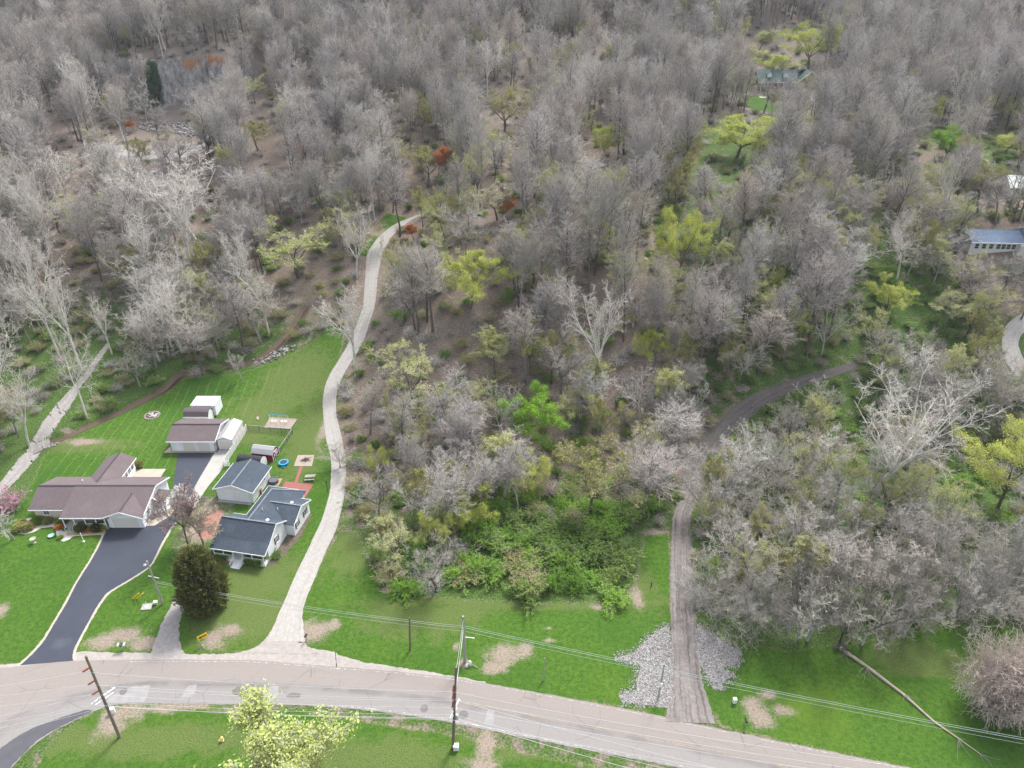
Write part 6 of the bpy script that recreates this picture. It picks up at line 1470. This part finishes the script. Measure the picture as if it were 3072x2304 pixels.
sheet('stone_fan', fanL, M['gravel_grey'], .012); sheet('stone_fan', fanR, M['gravel_grey'], .012)
fan('loose_stones', [fanL, fanR], [7500, 5200], 3)
rip = [D(560, 790), D(600, 770), D(640, 752), D(640, 745), D(590, 762), D(545, 785)]
fan('creek_stones', [rip, [C1(300,380), C1(350,360), C1(360,400), C1(310,410)], DP((960,1435),(1030,1450),(1030,1440),(970,1428))], [160, 60, 1], 5, .15, .5)
fan('quarry_blocks', [DP((300,264),(400,266),(470,280),(485,294),(380,290),(300,280))], [700], 8, .15, .7)

# ------------------------------------------------------------------ back yard
t = at('fire_pit', 'round stone fire ring with pale rocks on the mown lawn', 'fire pit', C1(987, 210)); m = MB()
for k in range(22): a = 6.283*k/22; m.blob((1.5*math.cos(a), 1.5*math.sin(a), .12), (.24, .2, .2), k, .15, 1)
m.build('ring', flat('ring_stone', (.40, .33, .27), .95, .25, 3), t); m = MB(); rr = random.Random(2)
for k in range(26): m.blob((rr.uniform(-.9, .9), rr.uniform(-.8, .8), .1), (rr.uniform(.15, .32),)*2+(.18,), k+40, .25, 1)
m.build('rocks', M['stonepile'], t); m = MB(); m.lathe([(1.4, .02), (1.4, .04)], sides=20); m.build('ash_bed', flat('ash', (.07, .06, .05), .95), t)
tc = C6(1752, 905)
t = at('trampoline', 'small round trampoline with bright blue rim behind the slate roofed house', 'trampoline', tc); R_ = 1.0
m = MB(); m.lathe([(R_*.74, .56), (R_, .56), (R_, .50), (R_*.74, .50)], sides=8); n0 = len(m.f); m.f.pop(); m.m.pop(); m.f.pop(); m.m.pop(); m.build('rim_pad', M['blue_vinyl'], t); m = MB(); m.lathe([(R_*.745, .525), (R_*.745, .54)], sides=16); m.build('jumping_mat', M['trampoline_mat'], t)
for k in range(4):
    a = 6.283*(k+.5)/4; m = MB(); m.tube([(R_*.95*math.cos(a-.3), R_*.95*math.sin(a-.3), .5), (R_*.95*math.cos(a-.3), R_*.95*math.sin(a-.3), .03), (R_*.95*math.cos(a+.3), R_*.95*math.sin(a+.3), .03), (R_*.95*math.cos(a+.3), R_*.95*math.sin(a+.3), .5)], .03, 6); m.build('leg', M['blue_vinyl'], t)
m = MB(); m.tube([(-.1, -1.0, .5), (-.1, -1.25, .03)], .025, 6); m.tube([(.5, -.9, .5), (.5, -1.2, .03)], .025, 6); m.box(-.1, .5, -1.25, -1.1, .2, .24); m.build('step', M['blue_vinyl'], t)
hc_ = C6(1622, 1135)
sheet('paver_pad', [(hc_[0]-1.05, hc_[1]-1.0), (hc_[0]+1.2, hc_[1]-1.1), (hc_[0]+1.35, hc_[1]+1.1), (hc_[0]-.9, hc_[1]+1.2)], flat('clay_pavers', (.36, .22, .15), .9, .3, 3), .05)
t = at('hot_tub', 'round dark inflatable hot tub between the white garage and house', 'hot tub', hc_, 0, .05); m = MB(); m.lathe([(.86, 0), (.96, .15), (.98, .45), (.9, .66), (.74, .68), (.68, .6)], sides=20); m.build('wall', flat('tub_vinyl', (.09, .10, .12), .5, .2, 3), t); m = MB(); m.lathe([(.70, .55), (.70, .58)], sides=20); m.build('water', M['water'], t)
def picnic(t):
    m = MB()
    for k in range(5): m.box(-.95, .95, -.38+.155*k, -.24+.155*k, .72, .76)
    m.build('tabletop', M['wood_grey'], t)
    for s in (-1, 1): m = MB(); m.box(-.95, .95, s*.72-.13, s*.72+.13, .42, .46); m.build('bench', M['wood_grey'], t)
    for x in (-.65, .65):
        m = MB(); rod(m, (x, -.55, 0), (x, -.2, .715), .05, .09); rod(m, (x, .55, 0), (x, .2, .715), .05, .09); rod(m, (x+.05, -.8, .38), (x+.05, .8, .38), .05, .07); m.build('trestle', M['wood_grey'], t)
picnic(at('picnic_table', 'weathered grey picnic table on the lawn right of the paved path', 'table', C6(2090, 1095), math.radians(4)))
sand = [C6(1580,312), C6(1920,332), C6(1832,456), C6(1504,440)]
sheet('sandbox', sand, M['sand'], .04); sheet('fire_patch', [C7(1455,112), C7(1672,110), C7(1640,256), C7(1403,256)], M['sand'], .04)
t = thing('timber_edging', 'pale timber edging round the swing set sand', 'edging', (*sand[0], 0)); m = MB()
for a, b_ in zip(sand, sand[1:]+sand[:1]): rod(m, (a[0]-sand[0][0], a[1]-sand[0][1], .06), (b_[0]-sand[0][0], b_[1]-sand[0][1], .06), .12, .12)
m.build('timber', M['tan_concrete'], t)
c0 = ((sand[0][0]+sand[2][0])/2, (sand[0][1]+sand[2][1])/2)
t = thing('swing_set', 'white framed swing set with hanging seats on the sand square', 'swing set', (c0[0]-.2, c0[1]+.2, .04), math.radians(-4)); m = MB(); m.tube([(-2.0, 0, 2.0), (2.0, 0, 2.0)], .05, 8); m.build('top_bar', M['blue_vinyl'], t)
for x in (-2.0, 0.0, 2.0): m = MB(); m.tube([(x, -.8, 0), (x, 0, 2.0), (x, .8, 0)], .045, 8); m.build('frame_leg', M['white_plastic'], t)
for x in (-1.5, -.7, .6, 1.4):
    m = MB(); m.tube([(x-.2, 0, 1.97), (x-.2, -.05, .5)], .015, 5); m.tube([(x+.2, 0, 1.97), (x+.2, -.05, .5)], .015, 5); m.box(x-.25, x+.25, -.2, .1, .46, .5); m.build('swing', M['white_plastic'], t)
t = at('brush_heap', 'dark heap of dry twigs in the middle of the square sand patch', 'brush heap', C7(1555, 180)); m = MB(); rr = random.Random(9)
for k in range(70):
    a = rr.uniform(0, 6.28); x, y = rr.gauss(0, .35), rr.gauss(0, .3); L = rr.uniform(.3, .8); m.tube([(x, y, .05+rr.random()*.3), (x+math.cos(a)*L, y+math.sin(a)*L, .05+rr.random()*.25)], .022, 4)
m.build('twigs', flat('dry_twigs', (.10, .075, .06), .95), t)
t = at('toy', 'small pale play toy on the lawn left of the swing set', 'toy', C6(1418, 325)); m = MB(); m.blob((0, 0, .25), (.35, .22, .25), 3, .12, 2); m.blob((.1, -.35, .15), (.25, .22, .16), 4, .12, 2); m.build('body', flat('tan_plastic', (.55, .47, .38), .6), t)
# chain link run and white board fence
def mesh_mat():
    m = NT('chain_link', .6, .3); m.color((.12, .14, .13)); u = m.coord(); s = m.n('ShaderNodeSeparateXYZ'); m.t.links.new(u, s.inputs[0])
    a = m.math('ADD', s.outputs[0], s.outputs[1]); w1 = m.math('ABSOLUTE', m.math('SUBTRACT', m.math('FRACT', m.math('MULTIPLY', m.math('ADD', a, s.outputs[2]), 9.0)), .5)); w2 = m.math('ABSOLUTE', m.math('SUBTRACT', m.math('FRACT', m.math('MULTIPLY', m.math('SUBTRACT', a, s.outputs[2]), 9.0)), .5))
    al = m.math('GREATER_THAN', m.math('MAXIMUM', w1, w2), .41); m.set(m.b.inputs['Alpha'], al); return m.mat
M['chain'] = mesh_mat()
def chain_fence(pts, label, h=1.25):
    o = pts[0]; t = thing('chain_link_fence', label, 'fence', (*o, 0)); L = [Vector((p[0]-o[0], p[1]-o[1], 0)) for p in pts]
    m = MB(); r_ = MB(); up = Vector((0, 0, h))
    for a, b_ in zip(L[:-1], L[1:]):
        m.quad(a+Vector((0, 0, .03)), b_+Vector((0, 0, .03)), b_+up, a+up); r_.tube([a+up, b_+up], .035, 6); n = max(1, int((b_-a).length/2.4))
        for i in range(n+1):
            q = a.lerp(b_, i/n); pm = MB(); pm.tube([q, q+up*1.04], .04, 6); pm.build('post', M['dark_metal'], t)
    m.build('wire_mesh', M['chain'], t); r_.build('rail', M['grey_metal'], t)
chain_fence([C6(1285,405,1.25), C6(1852,455,1.25), C6(1640,770,1.25)], 'chain link fence round the small grass yard behind the red barn shed')
a, b_ = C6(1262, 400, 1.55), C6(985, 835, 1.55)
t = thing('board_fence', 'pale grey board fence between the metal garage and the fenced grass yard', 'fence', (*a, 0)); d = Vector((b_[0]-a[0], b_[1]-a[1], 0)); n = 7
for i in range(n):
    m = MB(); p, q = d*(i/n)+d.normalized()*.06, d*((i+1)/n)-d.normalized()*.06; rod(m, p+Vector((0, 0, .8)), q+Vector((0, 0, .8)), .05, 1.5); m.build('panel', flat('weathered_white', (.56, .55, .53), .8, .15, 2) if i == 0 else bpy.data.materials['weathered_white'], t)
for i in range(n+1): q = d*(i/n); m = MB(); m.box(q.x-.07, q.x+.07, q.y-.07, q.y+.07, 0, 1.65); m.build('post', M['white_trim'], t)
gt = C6(1030, 935); t = at('garden_gate', 'small white lattice gate at the lower end of the board fence', 'gate', gt, math.radians(8)); m = MB()
for x in (-.5, .5): m.box(x-.05, x+.05, -.05, .05, 0, 1.5)
m.build('post', M['white_trim'], t); m = MB()
for k in range(6): m.box(-.45, .45, -.02, .02, .15+.24*k, .22+.24*k)
for k in range(5): m.box(-.4+.2*k-.02, -.4+.2*k+.02, -.035, -.021, .1, 1.5)
m.build('lattice', M['white_trim'], t)
t = at('log_rack', 'orange brown firewood rack between the white garage and house', 'wood rack', C7(962, 610)); m = MB(); rr = random.Random(3)
for i in range(4):
    for j in range(4): m.tube([(-.5+.28*j, -.3, .14+.24*i), (-.5+.28*j, .3, .14+.24*i)], .12, 7)
m.build('logs', M['wood_brown'], t)
# clipped bushes
rgb = np.random.RandomState(5)
def round_bush(label, p, r, h, mat, name='round_bush', group=None):
    q, f = conifer_mesh(rgb.randint(1e6), h, r, 520, r*.42, lambda z: np.sqrt(np.clip(1-(z*1.9-.85)**2/1.05, 0.02, 1)), spray=5)
    t = thing(name, label, 'bush', (p[0], p[1], .02), 0, group); link('foliage', np_mesh('foliage', q, f, None, [mat]), t)
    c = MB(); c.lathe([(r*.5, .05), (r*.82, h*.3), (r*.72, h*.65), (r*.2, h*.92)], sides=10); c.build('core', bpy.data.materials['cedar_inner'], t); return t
hedge = [(500,'left end of the row left of the porch steps'),(555,'second from left of the row left of the porch steps'),(610,'third from left of the row beside the porch steps')]
for u, v, w in ((395,1410,'leftmost of the three left of the porch steps'),(465,1425,'middle one of the three left of the porch steps'),(530,1432,'nearest the porch steps on their left'),(825,1475,'nearest the porch steps on their right'),(890,1490,'middle one of the three right of the porch steps'),(965,1502,'rightmost of the three right of the porch steps')):
    p = C7(u, v+30); round_bush('dark clipped bush under white porch, '+w, p, .68, 1.15, LF_UND, 'clipped_bush')
for (u, v), r, h, mt, w in (((195,950),.55,.75,LF_OLV,'small olive dome bush at the rear of the rounded bed end'),((166,1020),.85,.95,LF_OLV,'left of the two olive dome bushes in the rounded bed end'),((262,1010),.85,.95,LF_OLV,'right of the two olive dome bushes in the rounded bed end'),((400,925),.9,.7,LF_UND,'dark flat bush below the stone wall windows'),((515,930),.7,.6,LF_OLV,'dull low bush at the middle of the stone wall'),((680,935),.75,.7,LF_UND,'dark bush at the porch corner by the steps'),
    ((855,1015),.5,.5,LF_UND,'small dark bush left of the large round ones under the porch railing'),((938,1025),.8,1.2,LF_CED,'left large dark round bush under the porch railing'),((1010,1025),.55,.5,LF_RUST,'rusty low bush between the two large round ones'),((1050,1005),.5,.6,LF_UND,'green low bush between the two large round ones'),((1130,1018),.8,1.15,LF_CED,'right large dark round bush under the porch railing'),((1200,1008),.6,.8,LF_YEL,'yellow green bush beside the double garage door'),((650,1000),.55,.45,LF_RUST,'brown low bush at the foot of the porch steps'),((660,1125),.4,.3,LF_GRN,'tiny green plant at the lower bed tip'),((715,1020),.3,.3,LF_UND,'tiny dark plant near the porch steps'),((1618,255),.75,1.0,LF_OLV,'dark grey bush at the rear wing of the brown roofed house')):
    round_bush(w, C8(u, v), r, h, mt)
for (u, v), kx, w in (((1060,1440),'bushf0','bright yellow green shrub at the right front corner of the white house'),((1180,1410),'bushg0','loose green shrub in the mulch bed beside the white house gable')):
    p = C7(u, v+25); tree('bush', kx, p[0], p[1], 1.5, 1.1, w, 'bush', None, 1.0)
# car by the far house and a pale boulder by the gravel track
cx_, cy_ = D(1752, 193); t = thing('parked_car', 'dark parked car on the driveway of the green roofed house', 'car', (cx_, cy_, H1(cx_, cy_)+.12), .2)
m = MB(); pr = [(-2.2, .35), (-2.2, .8), (-1.5, .9), (-.9, 1.4), (.7, 1.42), (1.4, .95), (2.15, .82), (2.2, .35)]; N = len(pr); m.add([(u, -.85, z) for u, z in pr]+[(u, .85, z) for u, z in pr], [tuple(range(N)), tuple(range(2*N-1, N-1, -1))]+[(i, i+N, (i+1) % N+N, (i+1) % N) for i in range(N)]); m.build('body', M['black_paint'], t)
for x in (-1.35, 1.35):
    for y in (-.82, .82): m = MB(); m.tube([(x, y-.1, .33), (x, y+.1, .33)], .33, 12); m.build('wheel', M['dark_metal'], t)
m = MB(); m.box(-.85, .65, -.865, -.855, .95, 1.3); m.build('window', M['glass'], t)
bx_, by_ = P(0+135/2.16, 600+1262/2.16); t = thing('boulder', 'pale rounded boulder among bare trees left of the gravel track', 'boulder', (bx_, by_, 0)); m = MB(); m.blob((0, 0, .45), (.9, .6, .55), 6, .08, 2); m.build('rock', M['stonepile'], t, True)
